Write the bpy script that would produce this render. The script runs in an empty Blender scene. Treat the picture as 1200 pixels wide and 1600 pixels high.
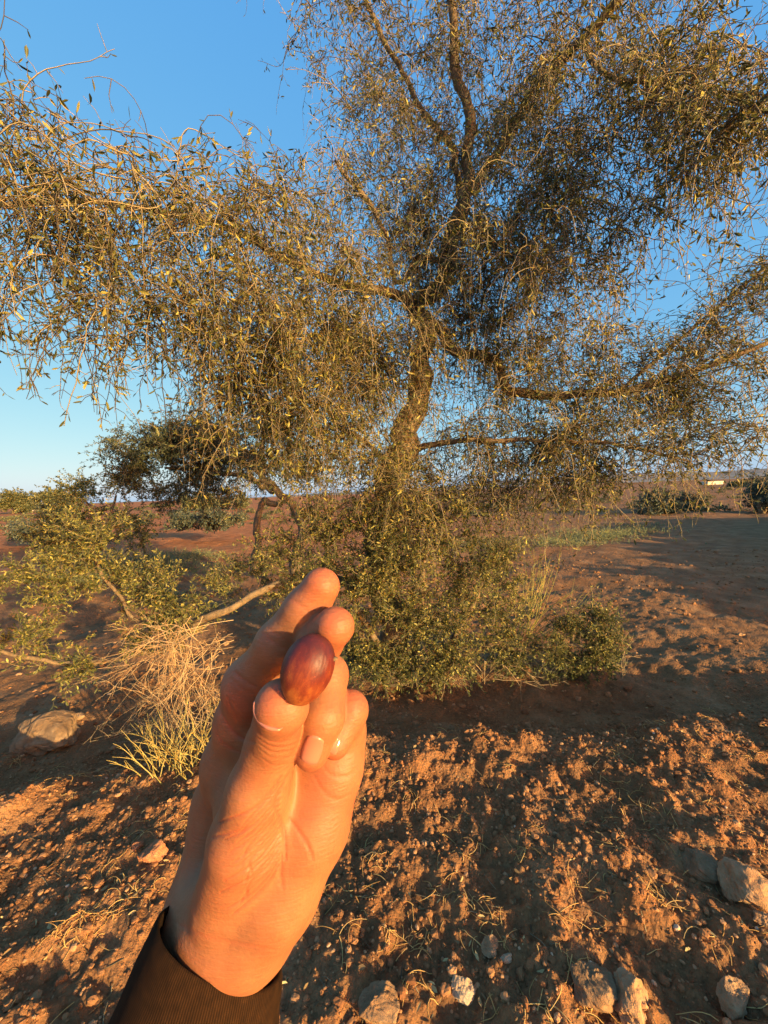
import bpy, math, random
import numpy as np
from mathutils import Vector, Matrix

# ------------------------------------------------------------------ camera, sky, sun, exposure
SC = bpy.context.scene
COL = SC.collection
F = 600.0                      # focal length in photo pixels (1200 x 1600)
H = 1.75                       # camera height above the flat field
PITCH = math.atan(30 / F)
ROLL = math.radians(2.0)         # the phone is tilted a little: the horizon climbs to the right
cam_d = bpy.data.cameras.new("camera")
cam = bpy.data.objects.new("camera", cam_d)
COL.objects.link(cam)
cam.location = (0, 0, H)
_up0 = Vector((0, math.sin(PITCH), math.cos(PITCH)))
_rt = Vector((1, 0, 0)) * math.cos(ROLL) - _up0 * math.sin(ROLL)
_up = _up0 * math.cos(ROLL) + Vector((1, 0, 0)) * math.sin(ROLL)
_fw = Vector((0, math.cos(PITCH), -math.sin(PITCH)))
cam.rotation_euler = Matrix((_rt, _up, -_fw)).transposed().to_euler()
cam_d.sensor_fit = 'VERTICAL'
cam_d.sensor_height = 36.0
cam_d.sensor_width = 27.0
cam_d.lens = F / 1600 * 36
cam_d.clip_start = 0.01
cam_d.clip_end = 20000
SC.camera = cam

SUN_AZ = math.radians(46)      # from straight behind the camera towards its right
SUN_EL = math.radians(11)
world = bpy.data.worlds.new("World")
SC.world = world
world.use_nodes = True
wn = world.node_tree
wn.nodes.clear()
wo = wn.nodes.new('ShaderNodeOutputWorld')
wb = wn.nodes.new('ShaderNodeBackground')
ws = wn.nodes.new('ShaderNodeTexSky')
ws.sky_type = 'NISHITA'
ws.sun_disc = False
ws.sun_elevation = SUN_EL
SUNV = Vector((math.sin(SUN_AZ) * math.cos(SUN_EL), -math.cos(SUN_AZ) * math.cos(SUN_EL), math.sin(SUN_EL)))
ws.sun_rotation = math.atan2(SUNV.x, SUNV.y)
ws.air_density = 1.0
ws.dust_density = 0.85
ws.ozone_density = 2.5
EXPOSURE = 1.15
wb.inputs['Strength'].default_value = 0.15
SKYGAIN = 1 / (0.15 * 2 ** EXPOSURE)
GLOW = ((5.6, 1.5), (7.5, 0.85), (9.0, 0.0))
# the phone compresses the sky's range: a power curve per channel
wsep = wn.nodes.new('ShaderNodeSeparateColor'); wcmb = wn.nodes.new('ShaderNodeCombineColor')
wn.links.new(ws.outputs[0], wsep.inputs[0])
for k, (pw, mul) in enumerate(((0.80, 0.225), (0.44, 0.425), (0.10, 0.78))):
    a_ = wn.nodes.new('ShaderNodeMath'); a_.operation = 'POWER'; a_.inputs[1].default_value = pw
    m_ = wn.nodes.new('ShaderNodeMath'); m_.operation = 'MULTIPLY'; m_.inputs[1].default_value = mul * SKYGAIN
    wn.links.new(wsep.outputs[k], a_.inputs[0]); wn.links.new(a_.outputs[0], m_.inputs[0])
    # extra warm glow added to the sky round the low sun, warming the shade
    g_ = wn.nodes.new('ShaderNodeMath'); g_.operation = 'SUBTRACT'; g_.inputs[1].default_value = GLOW[k][0]
    g2 = wn.nodes.new('ShaderNodeMath'); g2.operation = 'MAXIMUM'; g2.inputs[1].default_value = 0
    g3 = wn.nodes.new('ShaderNodeMath'); g3.operation = 'MULTIPLY_ADD'; g3.inputs[1].default_value = GLOW[k][1] * SKYGAIN
    wn.links.new(wsep.outputs[k], g_.inputs[0]); wn.links.new(g_.outputs[0], g2.inputs[0]); wn.links.new(g2.outputs[0], g3.inputs[0])
    wn.links.new(m_.outputs[0], g3.inputs[2]); wn.links.new(g3.outputs[0], wcmb.inputs[k])
wn.links.new(wcmb.outputs[0], wb.inputs[0])
wn.links.new(wb.outputs[0], wo.inputs[0])

sun_d = bpy.data.lights.new("sun", 'SUN')
sun = bpy.data.objects.new("sun", sun_d)
COL.objects.link(sun)
sun_d.energy = 4.7
sun_d.angle = math.radians(0.5)
sun_d.color = (1.0, 0.79, 0.39)
sun.rotation_euler = SUNV.to_track_quat('Z', 'Y').to_euler()

SC.view_settings.view_transform = 'Standard'
SC.view_settings.look = 'None'
SC.view_settings.gamma = 1.0
SC.view_settings.exposure = EXPOSURE
SC.cycles.max_bounces = 6
SC.cycles.transparent_max_bounces = 8

# ------------------------------------------------------------------ helpers
CAMP = np.array([0, 0, H])
RIGHT = np.array(_rt); UP = np.array(_up); FWD = np.array(_fw)


def W(px, py, d):
    """photo pixel + metres along the view axis -> world point"""
    return CAMP + d * (FWD + (px - 600) / F * RIGHT - (py - 800) / F * UP)


def hash2(ix, iy, seed):
    n = (ix.astype(np.int64) * 374761393 + iy.astype(np.int64) * 668265263 + seed * 1442695041) & 0xffffffff
    n = ((n ^ (n >> 13)) * 1274126177) & 0xffffffff
    n = (n ^ (n >> 16)) & 0xffffffff
    return n.astype(np.float64) / 0xffffffff


def vnoise(x, y, seed=0):
    ix = np.floor(x); iy = np.floor(y)
    fx = x - ix; fy = y - iy
    fx = fx * fx * fx * (fx * (fx * 6 - 15) + 10); fy = fy * fy * fy * (fy * (fy * 6 - 15) + 10)
    a = hash2(ix, iy, seed); b = hash2(ix + 1, iy, seed); c = hash2(ix, iy + 1, seed); d = hash2(ix + 1, iy + 1, seed)
    return (a + (b - a) * fx) * (1 - fy) + (c + (d - c) * fx) * fy - 0.5


def fbm(x, y, octs=4, seed=0, gain=0.5):
    s = 0; a = 1.0
    for o in range(octs):
        ca, sa = math.cos(o * 1.3 + .4), math.sin(o * 1.3 + .4)
        xx = (x * ca - y * sa) * 2 ** o; yy = (x * sa + y * ca) * 2 ** o
        s = s + a * vnoise(xx + 17.3 * o, yy - 9.1 * o, seed + o)
        a *= gain
    return s


def sstep(a, b, x):
    t = np.clip((x - a) / (b - a), 0, 1)
    return t * t * (3 - 2 * t)


def nrm(v):
    return v / np.maximum(np.linalg.norm(v, axis=-1, keepdims=True), 1e-9)


class MB:
    """collects quads; build() links them as one mesh object"""
    def __init__(s):
        s.v = []; s.q = []; s.m = []; s.r = []; s.n = 0

    def add(s, v, q, mat=0, rnd=None):
        v = np.asarray(v, dtype=np.float32).reshape(-1, 3); q = np.asarray(q, dtype=np.int64).reshape(-1, 4)
        s.v.append(v); s.q.append(q + s.n); s.m.append(np.full(len(q), mat, dtype=np.int32))
        s.r.append(np.full(len(v), 0.5, dtype=np.float32) if rnd is None else np.asarray(rnd, dtype=np.float32).reshape(-1))
        s.n += len(v)

    def build(s, name, mats, parent=None, smooth=True, origin=None):
        v = np.concatenate(s.v); q = np.concatenate(s.q); mi = np.concatenate(s.m); r = np.concatenate(s.r)
        if origin is not None:
            v = v - np.asarray(origin, dtype=np.float32)
        me = bpy.data.meshes.new(name)
        me.vertices.add(len(v)); me.vertices.foreach_set('co', v.ravel())
        me.loops.add(len(q) * 4); me.loops.foreach_set('vertex_index', q.ravel().astype(np.int32))
        me.polygons.add(len(q))
        me.polygons.foreach_set('loop_start', np.arange(0, len(q) * 4, 4, dtype=np.int32))
        me.polygons.foreach_set('material_index', mi)
        me.polygons.foreach_set('use_smooth', np.full(len(q), smooth, dtype=bool))
        at = me.attributes.new('rnd', 'FLOAT', 'POINT'); at.data.foreach_set('value', r)
        me.update(calc_edges=True)
        for m in (mats if isinstance(mats, (list, tuple)) else [mats]):
            me.materials.append(m)
        o = bpy.data.objects.new(name, me); COL.objects.link(o)
        if parent is not None:
            o.parent = parent
        if origin is not None:
            o.location = tuple(np.asarray(origin, dtype=float) - (np.asarray(parent.location) if parent is not None else 0))
        elif parent is not None:
            o.location = tuple(-np.asarray(parent.location))
        return o


def tag(o, label=None, cat=None, group=None, kind=None):
    if label: o['label'] = label
    if cat: o['category'] = cat
    if group: o['group'] = group
    if kind: o['kind'] = kind
    return o


def empty(name, loc, label, cat, group=None):
    o = bpy.data.objects.new(name, None); COL.objects.link(o)
    o.location = tuple(loc); o.empty_display_size = 0.2
    return tag(o, label, cat, group)


def tubes(mb, P, R, sides=3, mat=0, rnd=None, cap=False):
    """P (N,n,3) paths, R (N,n) radii"""
    P = np.asarray(P, float); R = np.asarray(R, float)
    N, n, _ = P.shape
    T = np.empty_like(P); T[:, 1:-1] = P[:, 2:] - P[:, :-2]; T[:, 0] = P[:, 1] - P[:, 0]; T[:, -1] = P[:, -1] - P[:, -2]
    T = nrm(T)
    mean = nrm(P[:, -1] - P[:, 0] + 1e-6)
    ref = np.where(np.abs(mean[:, 2:3]) < 0.7, np.array([[0, 0, 1.0]]), np.array([[1.0, 0.2, 0]]))
    ref = nrm(np.cross(mean, ref))[:, None, :]
    U = nrm(np.cross(T, np.broadcast_to(ref, T.shape)) + 1e-6); V = np.cross(T, U)
    ang = np.arange(sides) * 2 * math.pi / sides
    ring = U[:, :, None, :] * np.cos(ang)[None, None, :, None] + V[:, :, None, :] * np.sin(ang)[None, None, :, None]
    vs = P[:, :, None, :] + ring * R[:, :, None, None]
    idx = np.arange(N * n * sides).reshape(N, n, sides)
    a = idx[:, :-1, :]; b = idx[:, 1:, :]
    q = np.stack([a, np.roll(a, -1, 2), np.roll(b, -1, 2), b], -1)
    rr = None
    if rnd is not None:
        rr = np.broadcast_to(np.asarray(rnd)[:, None, None], (N, n, sides)).ravel()
    mb.add(vs, q, mat, rr)


def leaves(mb, rng, pos, tdir, L, Wd, mat=1, fold=0.25, spread=0.8, droop=0.15, yellow=None):
    """two-quad folded lanceolate leaves"""
    N = len(pos)
    rd = nrm(rng.normal(size=(N, 3)))
    perp = nrm(rd - (rd * tdir).sum(1, keepdims=True) * tdir)
    D = nrm(tdir * (1 - 0.5 * spread) + perp * spread + np.array([0, 0, -droop]))
    r2 = nrm(rng.normal(size=(N, 3)))
    S = nrm(np.cross(D, r2)); Nn = np.cross(S, D)
    L = L[:, None]; w = Wd[:, None]
    curl = rng.uniform(-.12, .12, size=(N, 1)) * L
    b = pos
    t = pos + D * L + Nn * curl
    l1 = pos + D * L * .33 + S * w * .42 + Nn * w * fold; r1 = pos + D * L * .33 - S * w * .42 + Nn * w * fold
    l2 = pos + D * L * .70 + S * w * .5 + Nn * (w * fold + curl * .6); r2_ = pos + D * L * .70 - S * w * .5 + Nn * (w * fold + curl * .6)
    v = np.stack([b, r1, r2_, t, l2, l1], 1)
    base = np.arange(N)[:, None] * 6
    q = np.concatenate([base + np.array([[0, 1, 2, 3]]), base + np.array([[0, 3, 4, 5]])], 0)
    rnd = rng.uniform(0, 1, N) if yellow is None else yellow
    mb.add(v, q, mat, np.repeat(rnd, 6))


def smooth_path(pts, n):
    """Catmull-Rom resample of a list of points (any width)"""
    p = np.asarray(pts, float)
    p = np.concatenate([[2 * p[0] - p[1]], p, [2 * p[-1] - p[-2]]])
    m = len(p) - 3
    out = []
    for t in np.linspace(0, m - 1e-6, n):
        i = int(t); u = t - i
        a, b, c, d = p[i], p[i + 1], p[i + 2], p[i + 3]
        out.append(0.5 * (2 * b + (c - a) * u + (2 * a - 5 * b + 4 * c - d) * u * u + (3 * b - a - 3 * c + d) * u ** 3))
    return np.array(out)


# ------------------------------------------------------------------ materials
def mat_new(name):
    m = bpy.data.materials.new(name); m.use_nodes = True
    nt = m.node_tree
    return m, nt, nt.nodes['Principled BSDF']


def nd(nt, typ, **kw):
    n = nt.nodes.new(typ)
    for k, v in kw.items():
        if k in n.inputs: n.inputs[k].default_value = v
        else: setattr(n, k, v)
    return n


def ramp(nt, stops, interp='LINEAR'):
    n = nt.nodes.new('ShaderNodeValToRGB')
    n.color_ramp.interpolation = interp
    e = n.color_ramp.elements
    while len(e) < len(stops): e.new(0.5)
    for i, (p, c) in enumerate(stops):
        e[i].position = p; e[i].color = (*c, 1)
    return n


def objcoord(nt):
    return nd(nt, 'ShaderNodeTexCoord').outputs['Object']


def leaf_material(name, c0, c1, c2, trans=0.3, rough=0.5):
    m, nt, p = mat_new(name)
    at = nd(nt, 'ShaderNodeAttribute', attribute_name='rnd')
    r = ramp(nt, [(0.0, c0), (0.55, c1), (0.93, c2), (1.0, tuple(min(1, x * 1.5) for x in c2))])
    nt.links.new(at.outputs['Fac'], r.inputs[0])
    nt.links.new(r.outputs[0], p.inputs['Base Color'])
    p.inputs['Roughness'].default_value = rough
    p.inputs['Specular IOR Level'].default_value = 0.35
    tr = nd(nt, 'ShaderNodeBsdfTranslucent')
    nt.links.new(r.outputs[0], tr.inputs['Color'])
    mx = nd(nt, 'ShaderNodeMixShader'); mx.inputs[0].default_value = trans
    nt.links.new(p.outputs[0], mx.inputs[1]); nt.links.new(tr.outputs[0], mx.inputs[2])
    nt.links.new(mx.outputs[0], nt.nodes['Material Output'].inputs[0])
    return m


def bark_material(name, c0, c1, scale=30, bump=0.6, dist=0.01):
    m, nt, p = mat_new(name)
    co = objcoord(nt)
    n1 = nd(nt, 'ShaderNodeTexNoise', Scale=scale, Detail=6, Roughness=.65); nt.links.new(co, n1.inputs['Vector'])
    mp = nd(nt, 'ShaderNodeMapping'); mp.inputs['Scale'].default_value = (1, 1, .35); nt.links.new(co, mp.inputs[0])
    v1 = nd(nt, 'ShaderNodeTexVoronoi', Scale=scale * .9, feature='DISTANCE_TO_EDGE'); nt.links.new(mp.outputs[0], v1.inputs['Vector'])
    r = ramp(nt, [(0.25, c0), (0.75, c1)]); nt.links.new(n1.outputs[0], r.inputs[0])
    nt.links.new(r.outputs[0], p.inputs['Base Color'])
    p.inputs['Roughness'].default_value = .9
    p.inputs['Specular IOR Level'].default_value = .2
    mt = nd(nt, 'ShaderNodeMath', operation='MINIMUM'); mt.inputs[1].default_value = .12
    nt.links.new(v1.outputs['Distance'], mt.inputs[0])
    ad = nd(nt, 'ShaderNodeMath', operation='MULTIPLY_ADD'); ad.inputs[1].default_value = .25
    nt.links.new(n1.outputs[0], ad.inputs[0]); nt.links.new(mt.outputs[0], ad.inputs[2])
    b = nd(nt, 'ShaderNodeBump', Strength=bump, Distance=dist); nt.links.new(ad.outputs[0], b.inputs['Height'])
    nt.links.new(b.outputs[0], p.inputs['Normal'])
    return m


def twig_material(name, c0, c1):
    m, nt, p = mat_new(name)
    at = nd(nt, 'ShaderNodeAttribute', attribute_name='rnd')
    r = ramp(nt, [(0.0, c0), (1.0, c1)]); nt.links.new(at.outputs['Fac'], r.inputs[0])
    nt.links.new(r.outputs[0], p.inputs['Base Color'])
    p.inputs['Roughness'].default_value = .8
    p.inputs['Specular IOR Level'].default_value = .25
    return m


M_BARK = bark_material("argan_bark", (.08, .053, .031), (.25, .175, .105))
M_TWIG = twig_material("argan_twig", (.050, .037, .023), (.29, .225, .13))
M_LEAF = leaf_material("argan_leaf", (.045, .054, .015), (.125, .122, .028), (.34, .28, .065))
M_LEAF_SHRUB = leaf_material("shrub_leaf", (.048, .056, .017), (.130, .128, .034), (.32, .27, .07))
M_LEAF_FAR = leaf_material("far_leaf", (.045, .055, .028), (.10, .105, .045), (.18, .16, .06), trans=.2)
M_LEAF_OLIVE = leaf_material("olive_leaf", (.035, .045, .030), (.075, .085, .055), (.13, .13, .08), trans=.15)
M_DRY = twig_material("dry_stalk", (.42, .215, .065), (.66, .40, .14))
M_DRYTWIG = twig_material("dead_twig", (.26, .155, .075), (.54, .36, .19))
M_BROOM = twig_material("broom_stalk", (.17, .16, .04), (.40, .34, .10))
M_STRAWBROOM = twig_material("straw_broom", (.24, .19, .055), (.50, .37, .13))
M_COVER = leaf_material("ground_cover_leaf", (.10, .11, .06), (.19, .19, .09), (.30, .26, .12), trans=.15)

# ------------------------------------------------------------------ ground


def ground_h(x, y, detail=True):
    x = np.asarray(x, float); y = np.asarray(y, float)
    edge = 2.40 + .02 * x + .25 * np.minimum(x + .3, 0) + .22 * fbm(x * 1.1, y * .4, 3, 5)
    berm = .30 * (1 - sstep(-.28, .42, y - edge))
    berm = berm * (1 - .8 * sstep(4, 9, np.abs(x)))
    r = np.hypot(x, y)
    h = berm + .10 * fbm(x * .5, y * .5, 3, 11) * sstep(0, 6, r) * (1 - sstep(40, 120, r))
    # unseen earth rise added on the sun's side to shade the field at right
    bx = x - 8.4 - .56 * np.maximum(y, 0)
    shade_bank = 1.5 * sstep(.0, 1.6, bx) * sstep(-3.2, -1.6, y) * (1 - sstep(12, 17, y)) * (1 - sstep(7, 12, bx))
    h = h + shade_bank * (1 + .55 * fbm(x * 1.3, y * 1.3, 3, 3))
    # far land rises a little towards the right, hills beyond
    h = h + 4.0 * sstep(90, 500, y) * sstep(-200, 300, x)
    if detail:
        near = 1 - sstep(5, 16, r)
        bm = np.clip(berm / .30, 0, 1)
        amp = .62 + .38 * bm
        f1 = fbm(x * 3.2, y * 3.2, 3, 21)
        f2 = fbm(x * 11, y * 11, 3, 31)
        f3 = fbm(x * 38, y * 38, 2, 41)
        h = h + near * amp * (.055 * f1 + .034 * f2 + .017 * f3)
        clod = np.maximum(0, fbm(x * 7.5, y * 7.5, 2, 51) - .12)
        h = h + near * bm * .075 * clod
        # plough ripples further off
        h = h + (1 - bm) * near * .012 * np.sin((y * 5 + x * 1.2 + 2 * fbm(x, y, 2, 61)))
        far = sstep(3, 8, r) * (1 - sstep(40, 100, r))
        h = h + far * (.05 * fbm(x * 1.5, y * 2.6, 3, 71))
    return h


def G(px, py, detail=True):
    """photo pixel -> point on the ground"""
    d = FWD + (px - 600) / F * RIGHT - (py - 800) / F * UP
    z = 0.0
    for _ in range(25):
        t = (z - H) / d[2]
        p = CAMP + t * d
        z = .6 * z + .4 * float(ground_h(p[0], p[1], detail))
    return np.array([p[0], p[1], float(ground_h(p[0], p[1], detail))])


def make_ground():
    fr = np.radians(np.arange(-64, 64.01, .22))
    back = np.radians(np.arange(67, 293.1, 4.0))
    th = np.concatenate([fr, back])
    rs = [0.25]
    while rs[-1] < 7: rs.append(rs[-1] * 1.0075 + .0005)
    while rs[-1] < 60: rs.append(rs[-1] * 1.018)
    while rs[-1] < 9000: rs.append(rs[-1] * 1.07)
    rs = np.array(rs)
    RR, TT = np.meshgrid(rs, th, indexing='ij')
    x = RR * np.sin(TT); y = RR * np.cos(TT)
    z = ground_h(x, y)
    n, m = x.shape
    idx = np.arange(n * m).reshape(n, m)
    a = idx[:-1]; b = idx[1:]
    q = np.stack([a, b, np.roll(b, -1, 1), np.roll(a, -1, 1)], -1)
    mb = MB(); mb.add(np.stack([x, y, z], -1), q)
    # close the hole at the viewer's feet
    c = np.array([[0, 0, float(ground_h(0, 0))]])
    ring = idx[0]
    k = np.arange(0, m - 1, 2)
    fan = np.stack([np.full(len(k), n * m), ring[k], ring[(k + 1) % m], ring[(k + 2) % m]], -1)
    mb.v.append(c.astype(np.float32)); mb.q.append(fan); mb.m.append(np.zeros(len(fan), np.int32)); mb.r.append(np.array([.5], np.float32)); mb.n += 1
    m, nt, p = mat_new("red_soil")
    co = objcoord(nt)
    big = nd(nt, 'ShaderNodeTexNoise', Scale=.12, Detail=3); nt.links.new(co, big.inputs['Vector'])
    mid = nd(nt, 'ShaderNodeTexNoise', Scale=2.2, Detail=7, Roughness=.65); nt.links.new(co, mid.inputs['Vector'])
    fine = nd(nt, 'ShaderNodeTexNoise', Scale=55, Detail=6, Roughness=.7); nt.links.new(co, fine.inputs['Vector'])
    r1 = ramp(nt, [(.28, (.175, .078, .034)), (.52, (.285, .133, .058)), (.75, (.41, .215, .105))]); nt.links.new(mid.outputs[0], r1.inputs[0])
    r2 = ramp(nt, [(.3, (.55, .55, .55)), (.62, (1.05, 1.0, .95)), (.8, (1.5, 1.35, 1.2))]); nt.links.new(fine.outputs[0], r2.inputs[0])
    mu = nd(nt, 'ShaderNodeMix', data_type='RGBA', blend_type='MULTIPLY'); mu.inputs[0].default_value = .8
    nt.links.new(r1.outputs[0], mu.inputs[6]); nt.links.new(r2.outputs[0], mu.inputs[7])
    # redder, brighter soil on the left-hand field
    sx = nd(nt, 'ShaderNodeSeparateXYZ'); nt.links.new(co, sx.inputs[0])
    mr = nd(nt, 'ShaderNodeMapRange'); mr.inputs[1].default_value = 6; mr.inputs[2].default_value = 16; nt.links.new(sx.outputs[1], mr.inputs[0])
    mr2 = nd(nt, 'ShaderNodeMapRange'); mr2.inputs[1].default_value = 8; mr2.inputs[2].default_value = -3; nt.links.new(sx.outputs[0], mr2.inputs[0])
    mm = nd(nt, 'ShaderNodeMath', operation='MULTIPLY'); nt.links.new(mr.outputs[0], mm.inputs[0]); nt.links.new(mr2.outputs[0], mm.inputs[1])
    mx = nd(nt, 'ShaderNodeMix', data_type='RGBA'); nt.links.new(mm.outputs[0], mx.inputs[0])
    red = nd(nt, 'ShaderNodeMix', data_type='RGBA', blend_type='MULTIPLY'); red.inputs[0].default_value = 1; red.inputs[7].default_value = (1.5, 1.15, .95, 1)
    nt.links.new(mu.outputs[2], red.inputs[6])
    nt.links.new(mu.outputs[2], mx.inputs[6]); nt.links.new(red.outputs[2], mx.inputs[7])
    nt.links.new(mx.outputs[2], p.inputs['Base Color'])
    p.inputs['Roughness'].default_value = .95
    p.inputs['Specular IOR Level'].default_value = .12
    vo = nd(nt, 'ShaderNodeTexVoronoi', Scale=70); nt.links.new(co, vo.inputs['Vector'])
    b1 = nd(nt, 'ShaderNodeBump', Strength=.7, Distance=.008); nt.links.new(vo.outputs['Distance'], b1.inputs['Height']); b1.invert = True
    b2 = nd(nt, 'ShaderNodeBump', Strength=.8, Distance=.012); nt.links.new(fine.outputs[0], b2.inputs['Height']); nt.links.new(b1.outputs[0], b2.inputs['Normal'])
    b3 = nd(nt, 'ShaderNodeBump', Strength=.6, Distance=.12); nt.links.new(mid.outputs[0], b3.inputs['Height']); nt.links.new(b2.outputs[0], b3.inputs['Normal'])
    nt.links.new(b3.outputs[0], p.inputs['Normal'])
    o = mb.build("ground", m)
    return tag(o, "rough red-brown ploughed earth of the field", "ground", kind='structure')


make_ground()


def make_hills():
    """low wooded ridges on the horizon"""
    mb = MB()
    for k, (dist, hh, seed) in enumerate([(1500, 22, 1), (2600, 58, 2)]):
        th = np.radians(np.linspace(-75, 75, 360))
        prof = sstep(-.45, .25, th) * hh * (.55 + .55 * fbm(np.degrees(th) * .06, th * 0, 4, seed) + .35 * sstep(-.5, .7, th))
        prof = np.maximum(prof, 2) + hh * .05 * fbm(np.degrees(th) * 1.5, th * 0, 3, seed + 9)
        rows = []
        for f_, dd in ((0, -260), (.5, -120), (.9, -30), (1, 0), (.7, 160), (0, 420)):
            r = dist + dd
            rows.append(np.stack([r * np.sin(th), r * np.cos(th), prof * f_ - 1], -1))
        v = np.stack(rows); n, m, _ = v.shape
        idx = np.arange(n * m).reshape(n, m)
        q = np.stack([idx[:-1, :-1], idx[:-1, 1:], idx[1:, 1:], idx[1:, :-1]], -1)
        mb.add(v, q)
    m, nt, p = mat_new("hill_scrub")
    co = objcoord(nt)
    n1 = nd(nt, 'ShaderNodeTexNoise', Scale=.02, Detail=6, Roughness=.7); nt.links.new(co, n1.inputs['Vector'])
    r = ramp(nt, [(.35, (.13, .13, .13)), (.6, (.22, .18, .16))]); nt.links.new(n1.outputs[0], r.inputs[0])
    nt.links.new(r.outputs[0], p.inputs['Base Color']); p.inputs['Roughness'].default_value = 1
    tag(mb.build("hills", m), "low grey wooded hills along the horizon", "hills", kind='structure')


make_hills()

# ------------------------------------------------------------------ stones
def ico(sub):
    import bmesh
    bm = bmesh.new(); bmesh.ops.create_icosphere(bm, subdivisions=sub, radius=1)
    v = np.array([x.co[:] for x in bm.verts]); f = np.array([[l.index for l in t.verts] for t in bm.faces]); bm.free()
    return v, np.concatenate([f, f[:, 2:3]], 1)


def uvball(nu, nv):
    """all-quad ball made from a cube sphere"""
    g = np.linspace(-1, 1, nu + 1)
    a, b = np.meshgrid(g, g, indexing='ij'); one = np.ones_like(a)
    vs = []; qs = []; base = 0
    for s in ((a, b, one), (b, a, -one), (one, a, b), (-one, b, a), (b, one, a), (a, -one, b)):
        p = np.stack(s, -1).reshape(-1, 3); vs.append(p)
        idx = np.arange((nu + 1) ** 2).reshape(nu + 1, nu + 1) + base
        qs.append(np.stack([idx[:-1, :-1], idx[1:, :-1], idx[1:, 1:], idx[:-1, 1:]], -1).reshape(-1, 4)); base += (nu + 1) ** 2
    v = nrm(np.concatenate(vs)); q = np.concatenate(qs)
    key = np.round(v, 5); u, inv = np.unique(key, axis=0, return_inverse=True)
    return u, inv.reshape(-1)[q]


def stone_material(name, c0, c1, c2):
    m, nt, p = mat_new(name)
    co = objcoord(nt)
    n1 = nd(nt, 'ShaderNodeTexNoise', Scale=14, Detail=8, Roughness=.65); nt.links.new(co, n1.inputs['Vector'])
    n2 = nd(nt, 'ShaderNodeTexNoise', Scale=90, Detail=5, Roughness=.7); nt.links.new(co, n2.inputs['Vector'])
    r = ramp(nt, [(.3, c0), (.5, c1), (.72, c2)]); nt.links.new(n1.outputs[0], r.inputs[0])
    nt.links.new(r.outputs[0], p.inputs['Base Color']); p.inputs['Roughness'].default_value = .9
    p.inputs['Specular IOR Level'].default_value = .2
    b1 = nd(nt, 'ShaderNodeBump', Strength=.7, Distance=.006); nt.links.new(n2.outputs[0], b1.inputs['Height'])
    b2 = nd(nt, 'ShaderNodeBump', Strength=.6, Distance=.03); nt.links.new(n1.outputs[0], b2.inputs['Height']); nt.links.new(b1.outputs[0], b2.inputs['Normal'])
    nt.links.new(b2.outputs[0], p.inputs['Normal'])
    return m


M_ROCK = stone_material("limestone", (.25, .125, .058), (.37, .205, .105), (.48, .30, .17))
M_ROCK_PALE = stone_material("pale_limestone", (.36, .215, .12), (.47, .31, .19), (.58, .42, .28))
M_ROCK_TAN_SHADE = stone_material("tan_shade_limestone", (.16, .085, .042), (.25, .14, .072), (.36, .22, .12))  # darkened limestone: the left rock's shade is put into the tan colour
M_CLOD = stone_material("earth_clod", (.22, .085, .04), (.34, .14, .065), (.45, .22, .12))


def rock(px, py, wpx, hpx, label, mat, seed, rot=0.0, depth_ratio=.8, sink=.25, tilt=0.0):
    g = G(px, py + hpx * .35)
    d = float((g - CAMP) @ FWD)
    w = wpx / F * d * .97; h = min(hpx / F * d * .80, .62 * w)
    rng = np.random.RandomState(seed)
    v, q = uvball(26, 26)
    pl = nrm(rng.normal(size=(11, 3))); off = rng.uniform(.62, .95, 11)
    proj = v @ pl.T
    rad = np.min(np.where(proj > .05, off[None] / np.maximum(proj, .05), 9), 1)
    rad = np.minimum(rad, 1.15)
    v0 = v
    v = v * rad[:, None]
    v = v + v0 * (.16 * fbm(v0[:, 0] * 2.1 + seed + v0[:, 2], v0[:, 1] * 2.1 + v0[:, 2] * 1.7, 2, seed) + .10 * fbm(v0[:, 0] * 6 + v0[:, 2] * 5, v0[:, 1] * 6 - v0[:, 2] * 4, 3, seed + 3))[:, None]
    v = v * np.array([w / 2, w / 2 * depth_ratio, h * .55])
    ct, st = math.cos(tilt), math.sin(tilt)
    v = v @ np.array([[ct, 0, -st], [0, 1, 0], [st, 0, ct]]).T
    c, s_ = math.cos(rot), math.sin(rot)
    v = v @ np.array([[c, s_, 0], [-s_, c, 0], [0, 0, 1]])
    mb = MB(); mb.add(v, q)
    o = mb.build("rock", mat)
    o.location = (g[0], g[1], g[2] + h * (.5 - sink))
    me = o.data
    me.polygons.foreach_set('use_smooth', np.zeros(len(me.polygons), bool))
    tag(o, label, "rock", "loose rocks lying on the red soil")


rock(75, 1143, 108, 60, "large domed tan rock lying in the shade on the left beside a dry stalk", M_ROCK_TAN_SHADE, 3, .1, .8, .22)
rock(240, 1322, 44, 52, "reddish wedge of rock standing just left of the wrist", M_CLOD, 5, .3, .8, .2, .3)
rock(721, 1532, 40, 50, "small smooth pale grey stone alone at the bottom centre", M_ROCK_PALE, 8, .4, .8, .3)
rock(592, 1566, 66, 46, "brown rough rock at the bottom edge, right of the sleeve", M_ROCK_TAN_SHADE, 11, .2, .8, .25)
rock(925, 1522, 66, 60, "dull brown boulder at the bottom, its lit neighbour leaning on its right", M_ROCK_TAN_SHADE, 13, .5, .9, .3)
rock(982, 1545, 70, 62, "rough sunlit rock leaning right of the dull brown boulder at the bottom", M_ROCK, 17, .9, .8, .28, .3)
rock(1148, 1540, 60, 88, "long sunlit slab of rock in the bottom right corner", M_ROCK, 19, .7, .7, .25, .5)
rock(1165, 1368, 74, 66, "blocky tan rock by the right edge with a sunlit upper face", M_ROCK, 23, .5, .8, .22, .4)
rock(1094, 1340, 58, 40, "rounded grey brown rock just left of the blocky tan rock", M_ROCK_TAN_SHADE, 29, .2, .8, .3)
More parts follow.
